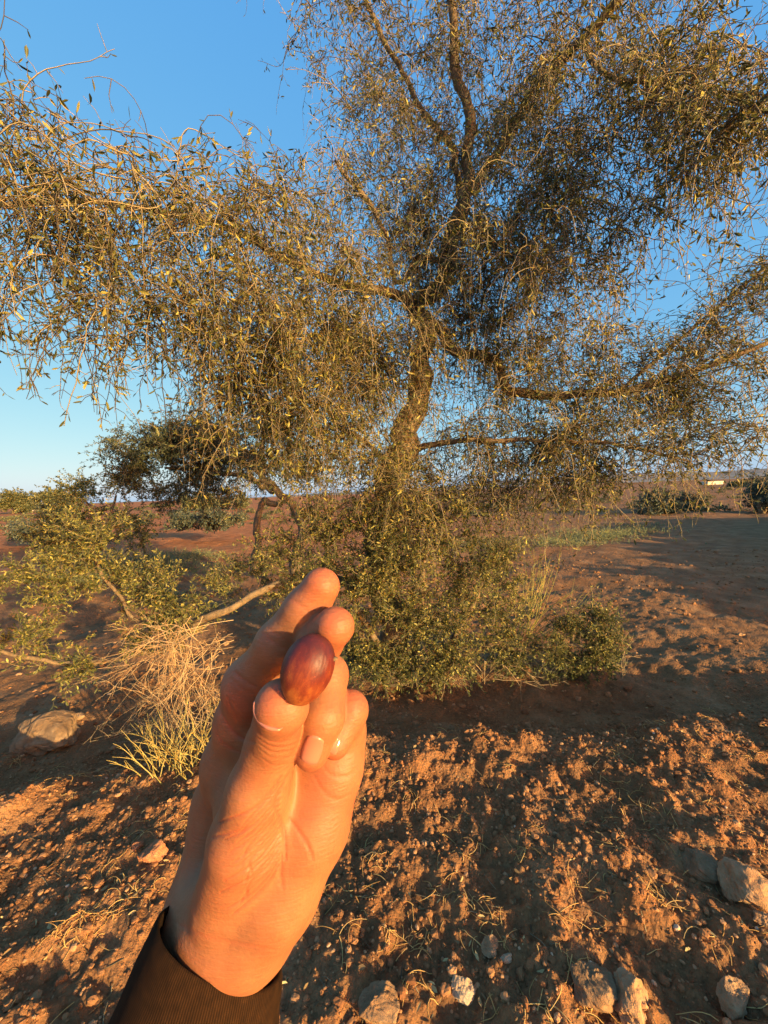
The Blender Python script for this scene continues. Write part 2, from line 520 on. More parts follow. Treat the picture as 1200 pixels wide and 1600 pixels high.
rock(1197, 1425, 34, 52, "grey rock cut by the right edge below the blocky tan rock", M_ROCK, 31, .2, .8, .3)
rock(792, 1489, 18, 30, "thin upright pale chip of stone", M_ROCK_PALE, 37, .2, .6, .2)
rock(768, 1472, 32, 36, "small brown stone beside the thin pale chip", M_ROCK, 41, .6, .8, .3)
rock(215, 1318, 16, 18, "little red clod of earth left of the reddish wedge of rock", M_CLOD, 43, .6, .8, .2)
rock(122, 1117, 20, 10, "small flat stone behind the large domed rock", M_ROCK, 47, .1, .8, .3)


def make_pebbles():
    rng = np.random.RandomState(7)
    v0, q0 = uvball(3, 3)
    N = 34000
    # scatter evenly over what lies near the viewer
    x = rng.uniform(-3.2, 3.6, N * 2); y = rng.uniform(.55, 3.6, N * 2)
    keep = (np.abs(x) < y * 1.25 + .3)
    # clumped
    dens = fbm(x * 2.5, y * 2.5, 3, 77) + .25 + .35 * (y < 2.3) - .5 * (y > 2.6)
    keep &= rng.uniform(-.3, .7, N * 2) < dens
    x = x[keep][:N]; y = y[keep][:N]
    fx = rng.uniform(-6, 10, 6000); fy = rng.uniform(2.4, 10, 6000)
    x = np.concatenate([x, fx]); y = np.concatenate([y, fy]); N = len(x)
    s = .0028 * np.where(np.arange(N) < N - 6000, 1, 2.6)
    s = s * (rng.pareto(2.3, N) + 1); s = np.minimum(s, np.where(np.arange(N) < N - 6000, .014, .03))
    z = ground_h(x, y) + s * .25
    ang = rng.uniform(0, 2 * math.pi, N)
    sc = s[:, None] * rng.uniform(.65, 1.25, (N, 3)) * np.array([1.1, .95, .8])
    jit = 1 + rng.uniform(-.2, .2, (N, len(v0)))
    V = v0[None] * jit[..., None] * sc[:, None]
    c, sn = np.cos(ang), np.sin(ang)
    X = V[..., 0] * c[:, None] - V[..., 1] * sn[:, None]; Y = V[..., 0] * sn[:, None] + V[..., 1] * c[:, None]
    V = np.stack([X + x[:, None], Y + y[:, None], V[..., 2] + z[:, None]], -1)
    q = q0[None] + np.arange(N)[:, None, None] * len(v0)
    pale = (rng.uniform(0, 1, N) < .025).astype(np.float32)
    mb = MB()
    mb.add(V, q, 0, np.repeat(rng.uniform(0, .75, N) + .25 * pale, len(v0)))
    m, nt, p = mat_new("pebble")
    at = nd(nt, 'ShaderNodeAttribute', attribute_name='rnd')
    r = ramp(nt, [(0, (.185, .078, .034)), (.6, (.325, .148, .064)), (.76, (.45, .24, .12)), (1.0, (.60, .42, .28))]); nt.links.new(at.outputs['Fac'], r.inputs[0])
    nt.links.new(r.outputs[0], p.inputs['Base Color']); p.inputs['Roughness'].default_value = .95; p.inputs['Specular IOR Level'].default_value = .12
    o = mb.build("gravel", m, smooth=False)
    tag(o, "crumbled red earth clods and pebbles over the near ground", "gravel", kind='stuff')


make_pebbles()


def make_straw():
    rng = np.random.RandomState(12)
    mb = MB()
    # loose single straws and little curled tufts
    cen = []
    for _ in range(230):
        y = rng.uniform(.75, 2.6); x = rng.uniform(-1, 1) * (y * 1.02)
        cen.append((x, y, rng.randint(1, 7)))
    for px, py, k in [(640, 1220, 6), (640, 1240, 6), (820, 1335, 8), (690, 1395, 8), (720, 1335, 5), (1030, 1400, 12), (1035, 1410, 10), (650, 1480, 10), (660, 1465, 8), (890, 1440, 8), (925, 1560, 9), (910, 1580, 8),
                      (860, 1580, 8), (590, 1345, 6), (560, 1400, 8), (130, 1430, 14), (190, 1405, 14), (90, 1460, 12), (160, 1360, 8), (1010, 1265, 10), (1050, 1255, 8), (800, 1205, 6), (1150, 1150, 10), (1110, 1110, 10), (290, 1290, 10), (285, 1240, 10), (1180, 1190, 8), (970, 1180, 8)]:
        g = G(px, py); cen.append((g[0], g[1], k))
    P = []; R = []
    for x, y, k in cen:
        for _ in range(k):
            a = rng.uniform(0, 2 * math.pi); L = rng.uniform(.03, .105)
            px_ = x + rng.normal(0, .018); py_ = y + rng.normal(0, .018)
            n = 7; d = np.array([math.cos(a), math.sin(a), rng.uniform(.1, .9)])
            p = np.array([px_, py_, float(ground_h(px_, py_)) + .002]); path = [p]
            cv = rng.normal(0, .35, 3) * np.array([1, 1, .3])
            for i in range(n - 1):
                d = d + cv * .8 + np.array([0, 0, -.28]); d = d / np.linalg.norm(d)
                p = p + d * L / (n - 1)
                gz = float(ground_h(p[0], p[1], True)) + .003
                if p[2] < gz: p = np.array([p[0], p[1], gz])
                path.append(p)
            P.append(path); R.append(np.linspace(.0015, .0008, n) * rng.uniform(.8, 1.4))
    tubes(mb, np.array(P), np.array(R), 3, 0, rng.uniform(0, 1, len(P)))
    o = mb.build("dry_grass", M_DRY)
    tag(o, "wisps of dry straw curled over the soil", "dry grass", kind='stuff')


make_straw()


def make_litter():
    rng = np.random.RandomState(44)
    n = 2600
    y = .7 + 2.6 * rng.uniform(0, 1, n) ** 1.3; x = rng.uniform(-1, 1, n) * (y * 1.05 + .2)
    k = fbm(x * 1.8, y * 1.8, 3, 66) + .1 > rng.uniform(-.3, .4, n)
    x = x[k]; y = y[k]; n = len(x)
    p = np.stack([x, y, ground_h(x, y) + .003], 1)
    t = nrm(np.stack([rng.normal(size=n), rng.normal(size=n), rng.uniform(-.1, .35, n)], 1))
    mb = MB(); L = rng.uniform(.010, .030, n)
    leaves(mb, rng, p, t, L, L * rng.uniform(.22, .45, n), 0, spread=.15, droop=0)
    # broken bits of twig
    m = 500
    y = .7 + 2.6 * rng.uniform(0, 1, m) ** 1.3; x = rng.uniform(-1, 1, m) * (y * 1.05 + .2)
    p0 = np.stack([x, y, ground_h(x, y) + .004], 1); a = rng.uniform(0, 2 * math.pi, m); L = rng.uniform(.015, .07, m)
    e = p0 + np.stack([np.cos(a) * L, np.sin(a) * L, 0 * a], 1); e[:, 2] = ground_h(e[:, 0], e[:, 1]) + .005
    mid = (p0 + e) / 2 + np.stack([rng.normal(0, .003, m), rng.normal(0, .003, m), rng.uniform(0, .006, m)], 1)
    tubes(mb, np.stack([p0, mid, e], 1), np.ones((m, 3)) * np.array([[.0014, .0014, .0009]]), 3, 1, rng.uniform(0, 1, m))
    o = mb.build("leaf_litter", [leaf_material("fallen_leaf", (.10, .055, .025), (.22, .13, .055), (.42, .30, .13), trans=.05, rough=.8), M_TWIG])
    tag(o, "fallen dry leaves and broken twig bits strewn over the soil", "leaf litter", kind='stuff')


make_litter()

# ------------------------------------------------------------------ plants
class Skel:
    def __init__(s):
        s.p = []; s.r = []; s.paths = []; s.rads = []

    def limb(s, pts, n=40):
        """pts rows: world x,y,z,radius"""
        a = smooth_path(pts, n)
        s.p += list(a[:, :3]); s.r += list(a[:, 3])
        return a


def grow(rng, sk, clumps, m=8):
    """connect points in each clump (centre, radii, count) to the nearest part of the skeleton by bent branches"""
    out = []
    P = np.array(sk.p); Rr = np.array(sk.r)
    order = sorted(range(len(clumps)), key=lambda i: np.min(np.linalg.norm(P - clumps[i][0], axis=1)))
    for ci in order:
        c, rad, cnt = clumps[ci][:3]
        A = nrm(rng.normal(size=(cnt, 3))) * (rng.uniform(0, 1, (cnt, 1)) ** (1 / 2.2))
        A = c + A * rad
        A = A[np.argsort(np.min(np.linalg.norm(A[:, None] - P[None], axis=2), axis=1))] if len(P) * cnt < 4e6 else A
        for a in A:
            dd = np.linalg.norm(P - a, axis=1)
            i = int(np.argmin(dd)); p0 = P[i]; L = dd[i]
            if L < .03: continue
            t = np.linspace(0, 1, m)[:, None]
            side = nrm(np.cross(a - p0, rng.normal(size=3))) * L * rng.uniform(-.22, .22)
            path = p0 + (a - p0) * t + side * np.sin(t * math.pi) + np.array([0, 0, .12 * L]) * np.sin(t * math.pi)
            path[1:-1] += rng.normal(0, .035 * L, (m - 2, 3))
            r0 = min(Rr[i] * .8, .0045 + .014 * L); r1 = max(.0022, r0 * .4)
            rr = np.linspace(r0, r1, m)
            out.append((path, rr, ci))
            P = np.concatenate([P, path[2:]]); Rr = np.concatenate([Rr, rr[2:]])
    return out


def twigs(mb, rng, branches, per, clumps, n=11, L=(.2, .7), r=.0022, leaf_per=12, leafL=(.025, .05), leafW=.28, side=3, sideL=(.03, .10), wander=.35, up0=0.3, mat_t=0, mat_l=1, spread=.8, bare=0.0):
    S = []; D = []; DR = []; Ls = []
    for path, rr, ci in branches:
        dr = clumps[ci][3]; k = per * (clumps[ci][4] if len(clumps[ci]) > 4 else 1)
        k = int(k) + (rng.uniform() < k - int(k))
        if k == 0: continue
        t = rng.uniform(.2, 1.0, k) * (len(path) - 1); i = np.minimum(t.astype(int), len(path) - 2); u = (t - i)[:, None]
        S.append(path[i] * (1 - u) + path[i + 1] * u)
        bd = nrm(path[i + 1] - path[i])
        D.append(nrm(bd * .5 + rng.normal(size=(k, 3)) * .6 + np.array([0, 0, up0])))
        DR.append(np.full(k, dr)); Ls.append(rng.uniform(L[0], L[1], k) ** 1.0)
    S = np.concatenate(S); D = np.concatenate(D); DR = np.concatenate(DR)[:, None]; Ls = np.concatenate(Ls)[:, None]
    N = len(S)
    P = np.zeros((N, n, 3)); P[:, 0] = S; d = D
    cv = rng.normal(size=(N, 3)) * wander * .5
    for i in range(1, n):
        cv = cv * .6 + rng.normal(size=(N, 3)) * wander * .45
        d = nrm(d + cv + np.array([[0, 0, -1.0]]) * DR * (.25 + .75 * i / n) * .62)
        P[:, i] = P[:, i - 1] + d * Ls / (n - 1)
    rnd = rng.uniform(0, 1, N)
    tubes(mb, P, np.linspace(1, .45, n)[None] * r * rng.uniform(.7, 1.35, (N, 1)), 3, mat_t, rnd)
    T = nrm(np.diff(P, axis=1))
    # side twiglets
    if side:
        K = N * side
        ti = np.repeat(np.arange(N), side); si = rng.randint(1, n - 1, K)
        p0 = P[ti, si]; t0 = T[ti, si]
        rd = nrm(rng.normal(size=(K, 3)))
        d0 = nrm(t0 * .45 + nrm(rd - (rd * t0).sum(1, keepdims=True) * t0) * .9)
        l0 = rng.uniform(sideL[0], sideL[1], (K, 1))
        p1 = p0 + d0 * l0 * .5; d1 = nrm(d0 + rng.normal(size=(K, 3)) * .25 - np.array([0, 0, .2]) * DR[ti])
        p2 = p1 + d1 * l0 * .5
        tubes(mb, np.stack([p0, p1, p2], 1), np.array([[1, .8, .5]]) * r * .7 * np.ones((K, 1)), 3, mat_t, rnd[ti])
        # leaves on twiglets
        k2 = 2
        ii = np.repeat(np.arange(K), k2)
        ii = ii[rng.uniform(size=len(ii)) > bare]
        u = rng.uniform(.2, 1, (len(ii), 1))
        pos = p1[ii] + (p2[ii] - p1[ii]) * u
        ll = rng.uniform(leafL[0], leafL[1], len(ii))
        leaves(mb, rng, pos, d1[ii], ll, ll * leafW * rng.uniform(.75, 1.25, len(ii)), mat_l, spread=spread)
    ii = np.repeat(np.arange(N), leaf_per)
    ii = ii[rng.uniform(size=len(ii)) > bare]
    K = len(ii)
    t = rng.uniform(.12, 1, K) * (n - 1.001); si = t.astype(int); u = (t - si)[:, None]
    pos = P[ii, si] * (1 - u) + P[ii, si + 1] * u
    ll = rng.uniform(leafL[0], leafL[1], K)
    leaves(mb, rng, pos, T[ii, si], ll, ll * leafW * rng.uniform(.75, 1.25, K), mat_l, spread=spread)
    return P


def put_branches(mb, branches, mat=0, sides=5, rng=None):
    P = np.array([b[0] for b in branches]); R = np.array([b[1] for b in branches]) * .72
    tubes(mb, P, R, sides, mat, np.full(len(P), .35))


def px_clump(px, py, d, rx, ry, rd, cnt, droop, dens=1.0):
    c = W(px, py, d)
    return (c, np.array([rx / F * d, rd, ry / F * d]), cnt, droop, dens)


def limb_mesh(name, a, mat, parent, sides=10, seed=0, thin=.7):
    """a rows x,y,z,r : gnarled tube"""
    n = len(a)
    P = a[:, :3]; R = a[:, 3] * thin * (1 + .28 * fbm(np.arange(n) * .35 + seed * 7, np.zeros(n), 3, seed))
    P = P + np.stack([fbm(np.arange(n) * .22 + seed * 3 + k * 40, np.zeros(n), 3, seed + k) for k in range(3)], 1) * a[:, 3:4] * 1.5
    mb = MB(); tubes(mb, P[None], R[None], sides, 0)
    return mb.build(name, mat, parent)


# ---- the main argan tree
def main_tree():
    rng = np.random.RandomState(101)
    base = G(602, 1052, False)
    d0 = float((base - CAMP) @ FWD)
    root = empty("argan_tree", base, "tall gnarled argan tree with drooping thorny twigs, in the middle behind the raised hand", "tree")
    def L(*rows):
        return [tuple(W(px, py, d)) + (rp / F * d,) for px, py, d, rp in rows]
    sk = Skel()
    trunk = sk.limb(L((606, 1068, d0, 36), (604, 1000, d0 - .02, 32), (600, 900, d0 - .02, 30), (602, 800, d0 - .05, 28), (618, 735, d0 - .08, 28), (640, 672, d0 - .1, 27), (648, 600, d0 - .1, 22),
                      (654, 540, d0 - .1, 20), (664, 490, d0 - .08, 20), (682, 430, d0 - .1, 18), (702, 375, d0 - .12, 17), (722, 320, d0 - .15, 16), (733, 250, d0 - .2, 12), (718, 150, d0 - .25, 10), (710, 60, d0 - .3, 9), (700, -120, d0 - .3, 6), (690, -300, d0 - .3, 3)), 90)
    limb_mesh("trunk", trunk, M_BARK, root, 14, 1, .74)
    lim = []
    lim.append(L((735, 300, d0 - .16, 12), (775, 235, d0 - .3, 13), (830, 150, d0 - .5, 13), (875, 92, d0 - .7, 14), (930, 40, d0 - .9, 13), (1000, -40, d0 - 1.1, 11), (1120, -140, d0 - 1.3, 6)))
    lim.append(L((664, 492, d0 - .09, 14), (640, 474, d0 - .15, 13), (612, 462, d0 - .3, 11), (545, 446, d0 - .55, 10), (450, 400, d0 - .9, 9), (340, 350, d0 - 1.15, 8), (220, 320, d0 - 1.3, 7), (90, 310, d0 - 1.4, 6), (-60, 330, d0 - 1.45, 4)))
    lim.append(L((660, 498, d0 - .07, 15), (690, 525, d0 - .15, 14), (720, 553, d0 - .25, 12), (752, 560, d0 - .28, 12), (776, 567, d0 - .3, 12), (783, 590, d0 - .31, 12), (796, 610, d0 - .33, 12), (825, 617, d0 - .35, 11), (900, 620, d0 - .45, 10), (960, 614, d0 - .55, 9), (1060, 588, d0 - .65, 8), (1150, 556, d0 - .75, 7), (1290, 500, d0 - .9, 4)))
    lim.append(L((690, 405, d0 - .1, 9), (660, 400, d0 - .2, 9), (620, 440, d0 - .3, 7), (600, 360, d0 - .4, 7), (560, 300, d0 - .5, 6), (520, 250, d0 - .6, 4)))
    lim.append(L((724, 320, d0 - .15, 9), (700, 230, d0 - .1, 9), (640, 130, d0, 8), (590, 40, d0 + .1, 7), (540, -90, d0 + .1, 4)))
    lim.append(L((905, 60, d0 - .8, 8), (960, 120, d0 - 1.0, 8), (1050, 130, d0 - 1.2, 7), (1150, 150, d0 - 1.35, 5), (1260, 220, d0 - 1.4, 3)))
    lim.append(L((960, 614, d0 - .55, 6), (1020, 570, d0 - .5, 6), (1100, 500, d0 - .5, 5), (1170, 440, d0 - .5, 4), (1240, 380, d0 - .5, 3)))
    lim.append(L((630, 715, d0 - .08, 9), (690, 690, d0 - .3, 8), (780, 690, d0 - .5, 7), (880, 690, d0 - .65, 6), (980, 700, d0 - .75, 5), (1080, 720, d0 - .8, 3)))
    lim.append(L((618, 740, d0 - .08, 9), (560, 690, d0 - .35, 8), (500, 640, d0 - .6, 7), (420, 600, d0 - .8, 6), (320, 590, d0 - .9, 4)))
    for k, l in enumerate(lim):
        a = sk.limb(l, 44)
        limb_mesh("limb", a, M_BARK, root, 9, 5 + k, (.5, .62, .62, .5, .5, .5, .5, .55, .5)[k])
    D = d0 - 3.0
    C = [  # px py depth rx ry rdepth count droop density
        # top
        (540, 60, 3.10, 90, 90, 0.40, 9, .4, 0.6), (560, 190, 3.00, 80, 80, 0.40, 10, .5, 0.6), (660, 70, 3.00, 110, 100, 0.48, 14, .5, 0.6), (690, 190, 2.80, 110, 90, 0.48, 14, .7, 0.6), (620, 270, 2.80, 90, 80, 0.40, 12, .6, 0.6),
        (800, 70, 2.64, 110, 100, 0.48, 14, .8, 0.6), (820, 200, 2.39, 110, 90, 0.40, 16, .9, 0.6), (930, 120, 1.93, 110, 110, 0.40, 16, .9, 0.6), (1050, 90, 1.56, 100, 100, 0.40, 13, .9, 0.6), (1150, 120, 1.24, 80, 110, 0.32, 12, .9, 0.6),
        (760, 300, 2.50, 110, 80, 0.40, 16, .9, 0.6), (900, 290, 2.04, 110, 90, 0.32, 15, .9, 0.6), (820, 380, 2.30, 110, 80, 0.32, 15, 1.0, 0.6), (930, 370, 1.93, 70, 60, 0.28, 7, 1.0, 0.6), (1010, 200, 1.65, 90, 70, 0.32, 9, .8, 0.6),
        (1120, 200, 1.32, 80, 60, 0.32, 8, 1.0, 0.6), (700, -120, 2.90, 200, 100, 0.56, 14, .7, 0.6), (1000, -100, 1.83, 200, 90, 0.56, 14, .8, 0.6), (870, 430, 2.17, 70, 50, 0.32, 7, .9, 0.6),
        # left
        (40, 250, 1.16, 80, 80, 0.28, 9, .25, 0.31), (60, 370, 1.16, 110, 90, 0.32, 15, .8, 0.31), (170, 310, 1.21, 110, 70, 0.28, 15, .6, 0.31), (190, 410, 1.27, 110, 90, 0.32, 15, .9, 0.31), (310, 300, 1.47, 110, 70, 0.32, 16, .6, 0.31),
        (320, 400, 1.52, 110, 90, 0.32, 17, .9, 0.31), (430, 330, 1.82, 100, 80, 0.32, 16, .8, 0.31), (430, 430, 1.82, 110, 90, 0.32, 17, .9, 0.31), (40, 470, 1.19, 80, 70, 0.28, 6, 1.0, 0.31), (160, 500, 1.27, 80, 60, 0.28, 6, 1.0, 0.31),
        (520, 370, 2.16, 70, 80, 0.32, 12, .9, 0.31), (300, 510, 1.50, 90, 70, 0.32, 10, .9, 0.31),
        # middle
        (330, 470, 1.5, 90, 80, .25, 4, 1.0, .8), (450, 520, 1.65, 90, 80, .25, 4, 1.0, .8), (560, 430, 1.9, 80, 70, .25, 4, 1.0, .8), (640, 520, 2.1, 70, 60, .25, 4, 1.0, .8), (520, 620, 1.9, 80, 60, .25, 4, 1.0, .8), (860, 420, 1.8, 60, 60, .25, 4, 1.0, .8), (700, 400, 2.2, 70, 70, .3, 5, 1.0, .8),
        (430, 560, 2.2, 110, 90, .4, 15, .9), (540, 500, 2.4, 90, 90, .4, 15, .9), (540, 620, 2.45, 90, 90, .4, 15, .9), (460, 680, 2.3, 90, 80, .35, 9, .9), (560, 730, 2.5, 90, 80, .4, 14, .8), (640, 350, 2.7, 80, 80, .4, 11, .8),
        (720, 450, 2.75, 90, 80, .4, 13, .9), (760, 540, 2.7, 80, 60, .4, 10, .9), (640, 780, 2.7, 100, 70, .4, 14, .7), (350, 610, 2.1, 80, 60, .4, 8, .8), (600, 570, 2.6, 70, 80, .4, 8, .9),
        # right
        (740, 680, 2.7, 90, 70, .4, 14, .7, .6), (840, 570, 2.65, 90, 60, .4, 12, .4, .6), (830, 680, 2.6, 100, 70, .4, 16, .7, .6), (930, 560, 2.6, 80, 60, .4, 10, .3, .6), (940, 660, 2.5, 100, 70, .4, 15, .6, .6), (780, 770, 2.6, 90, 50, .4, 11, .6, .6),
        (900, 750, 2.45, 100, 50, .35, 12, .7, .6), (1030, 620, 2.4, 90, 80, .4, 15, .5, .6), (1010, 720, 2.35, 90, 50, .35, 8, .7, .6), (1120, 600, 2.3, 90, 80, .4, 14, .4, .6), (1130, 510, 2.3, 80, 60, .4, 9, .2, .6), (1190, 450, 2.3, 50, 60, .3, 5, .1, .6),
        (1130, 680, 2.25, 80, 40, .35, 7, .7, .6),
    ]
    cl = [px_clump(c[0], c[1], c[2] + D, *c[3:7], c[7], c[8] if len(c) > 8 else 1.0) for c in C]
    br = grow(rng, sk, cl)
    mb = MB()
    put_branches(mb, br, 0, 5)
    # hanging twigs straight from the limbs
    cl.append((None, None, 0, .9, .75))
    for l in lim:
        a = smooth_path(l, 44)
        for k in range(6, 37, 6):
            br.append((a[k:k + 8, :3], a[k:k + 8, 3], len(cl) - 1))
    cl.append((None, None, 0, .8, .5))
    for k in range(34, 80, 7):
        br.append((trunk[k:k + 8, :3], trunk[k:k + 8, 3], len(cl) - 1))
    print("main tree branches", len(br))
    twigs(mb, rng, br, 17, cl, n=13, L=(.18, .80), r=.0031, leaf_per=6, leafL=(.026, .056), leafW=.24, side=6, sideL=(.03, .12), wander=.32, bare=.42)
    # a few long bare sprays that reach out into the sky at the crown's edge
    mb.build("crown", [M_TWIG, M_LEAF], root)
    print("crown quads", sum(len(q) for q in mb.q))
    # low limb sweeping out over the ground on the left, with its own leafy sprays
    sk2 = Skel()
    low = sk2.limb(L((590, 930, d0 - .05, 12), (500, 905, d0 - .2, 12), (430, 915, d0 - .3, 11), (360, 945, d0 - .45, 11), (310, 975, d0 - .55, 11), (280, 1000, d0 - .6, 10), (210, 1025, d0 - .65, 8), (120, 1040, d0 - .7, 7), (60, 1030, d0 - .75, 6), (-60, 1000, d0 - .8, 4)), 50)
    low2 = sk2.limb(L((325, 968, d0 - .53, 8), (270, 985, d0 - .5, 8), (215, 965, d0 - .5, 7), (180, 930, d0 - .5, 6), (150, 880, d0 - .45, 5), (140, 830, d0 - .4, 3)), 24)
    lb = limb_mesh("low_limb", low, M_BARK, root, 9, 31, .52)
    low3 = limb_mesh("limb", low2, M_BARK, root, 8, 33, .5)
    cl2 = [px_clump(*c) for c in [(190, 905, d0 - .45, 70, 55, .3, 16, -.1), (120, 880, d0 - .5, 60, 55, .3, 14, -.1), (150, 820, d0 - .4, 60, 40, .3, 12, -.2), (50, 910, d0 - .6, 70, 40, .3, 14, .1), (220, 930, d0 - .45, 50, 40, .25, 8, 0),
                                  (300, 960, d0 - .5, 60, 25, .2, 10, 0), (250, 990, d0 - .6, 50, 20, .2, 7, 0), (40, 1000, d0 - .8, 60, 18, .15, 8, 0), (130, 1040, d0 - .7, 80, 10, .12, 7, 0), (210, 1015, d0 - .65, 30, 12, .1, 3, 0)]]
    br2 = grow(rng, sk2, cl2)
    mb2 = MB(); put_branches(mb2, br2)
    twigs(mb2, rng, br2, 7, cl2, n=7, L=(.08, .3), r=.0022, leaf_per=16, leafL=(.022, .042), leafW=.3, side=2, sideL=(.03, .07), wander=.25, spread=.8)
    mb2.build("low_foliage", [M_TWIG, M_LEAF_SHRUB], root)
    return root


main_tree()


def shrub(name, base, stems, clumps, label, cat, leafmat, twigmat=None, seed=1, per=8, L=(.08, .25), leaf_per=14, leafL=(.02, .035), leafW=.32, r=.0022, n=7, side=2, group=None, wander=.25, bark=None, bare=0.0, stemname="stem", crownname="foliage"):
    rng = np.random.RandomState(seed)
    root = empty(name, base, label, cat, group)
    sk = Skel()
    for k, st in enumerate(stems):
        a = sk.limb(st, 26)
        limb_mesh(stemname, a, bark or M_BARK, root, 7, seed + k)
    br = grow(rng, sk, clumps, 7)
    mb = MB(); put_branches(mb, br, 0, 4)
    twigs(mb, rng, br, per, clumps, n=n, L=L, r=r, leaf_per=leaf_per, leafL=leafL, leafW=leafW, side=side, wander=wander, bare=bare)
    mb.build(crownname, [twigmat or M_TWIG, leafmat], root)
    return root


def LP(*rows):
    return [tuple(W(px, py, d)) + (rp / F * d,) for px, py, d, rp in rows]


# dense leafy shrub round the tree's foot
b = G(620, 1050, False); d = float((b - CAMP) @ FWD) - .15
shrub("argan_shrub", b, [LP((590, 1060, d, 9), (585, 1010, d - .1, 8), (560, 960, d - .2, 6), (540, 900, d - .2, 4)),
                         LP((640, 1060, d, 9), (650, 980, d - .15, 7), (660, 900, d - .2, 6), (670, 820, d - .2, 4)),
                         LP((660, 1060, d, 9), (720, 980, d - .1, 7), (760, 900, d - .1, 5), (790, 850, d - .1, 4)),
                         LP((665, 1060, d, 8), (740, 1020, d - .1, 6), (800, 990, d - .1, 4)),
                         LP((560, 985, d - .25, 8), (570, 1010, d - .22, 8), (585, 1035, d - .2, 8))],
      [px_clump(*c) for c in [(560, 900, d - .25, 60, 50, .25, 16, .1), (480, 910, d - .1, 70, 35, .3, 16, .1), (640, 880, d - .25, 70, 60, .3, 22, .1), (720, 880, d - .2, 70, 50, .3, 20, .1), (790, 880, d - .1, 45, 45, .25, 12, .1),
                              (640, 970, d - .3, 70, 60, .25, 22, .1), (720, 970, d - .2, 70, 60, .3, 22, .1), (560, 960, d - .25, 45, 40, .2, 10, .1), (690, 1035, d - .25, 80, 25, .25, 16, .1), (790, 960, d - .1, 40, 50, .25, 9, .1),
                              (600, 820, d - .25, 80, 40, .3, 14, .2), (690, 800, d - .2, 70, 40, .3, 14, .1), (370, 905, d + .3, 70, 22, .3, 12, .1), (500, 830, d - .1, 60, 50, .3, 16, .3), (430, 870, d + .1, 60, 40, .3, 12, .2), (540, 1030, d - .2, 40, 30, .2, 8, .1), (600, 1035, d - .35, 45, 25, .15, 14, .2), (650, 1045, d - .3, 60, 20, .15, 10, .2), (800, 1030, d - .05, 50, 25, .2, 10, .1)]],
      "dense olive green argan shrub crowding round the foot of the tall tree", "shrub", M_LEAF_SHRUB, seed=5, per=10, L=(.08, .28), leaf_per=17, leafL=(.018, .036))

# low rounded shrub at right of the foot
b = G(905, 1062, False); d = float((b - CAMP) @ FWD)
shrub("low_shrub", b, [LP((760, 1005, d + .1, 5), (810, 1015, d, 6), (870, 1010, d - .05, 6), (930, 1010, d - .1, 4)), LP((880, 1065, d, 6), (890, 1030, d, 5), (900, 980, d, 4)), LP((890, 1065, d, 5), (930, 1020, d, 4), (950, 980, d, 3))],
      [px_clump(*c) for c in [(865, 1000, d, 45, 40, .25, 14, .1), (915, 1000, d, 45, 45, .25, 18, 0), (945, 1010, d, 30, 45, .2, 14, 0), (900, 1045, d, 60, 20, .25, 14, .1), (930, 965, d, 25, 20, .15, 6, -.2)]],
      "small low green shrub on the bare soil right of the tree's foot", "shrub", M_LEAF_SHRUB, seed=9, per=9, L=(.06, .2), leaf_per=16, leafL=(.018, .034))

# broom : upright green-yellow stalks
def broom(px, py, label, seed, n, hpx, lean, mat, spreadpx=25, fan=.22, name="broom_shrub", cat="shrub", kinds=1.0):
    rng = np.random.RandomState(seed)
    b = G(px, py, False); d = float((b - CAMP) @ FWD)
    P = []; R = []
    for k in range(n):
        h = hpx / F * d * rng.uniform(.5, 1.05)
        p = b + np.array([rng.normal(0, spreadpx / F * d * .3), rng.normal(0, .06), 0]); path = [p]
        dr = nrm(np.array([lean + rng.normal(0, fan), rng.normal(0, fan * .9), 1.0])); m = 9
        for i in range(m - 1):
            dr = nrm(dr + rng.normal(0, .11, 3)); p = p + dr * h / (m - 1); path.append(p)
        P.append(path); R.append(np.linspace(.0045, .0012, m))
        for j in range(rng.randint(4, 9)):
            i = rng.randint(2, m - 1); q = path[i]; dd = nrm(dr + rng.normal(0, .28, 3)); l = h * rng.uniform(.15, .4)
            sp = [q + dd * l * u + np.array([0, 0, .03 * l * math.sin(3 * u)]) for u in np.linspace(0, 1, m)]
            P.append(sp); R.append(np.linspace(.0022, .0009, m))
    mb = MB(); tubes(mb, np.array(P), np.array(R), 3, 0, rng.uniform(0, 1, len(P)))
    o = mb.build(name, mat, origin=b)
    return tag(o, label, cat)


broom(790, 1040, "thin upright yellow-green broom leaning right beside the argan shrub", 3, 30, 190, .28, M_BROOM, 40)
broom(285, 1200, "fine straw coloured broom tuft half hidden by the hand", 4, 46, 92, -.2, M_STRAWBROOM, 110, .5)


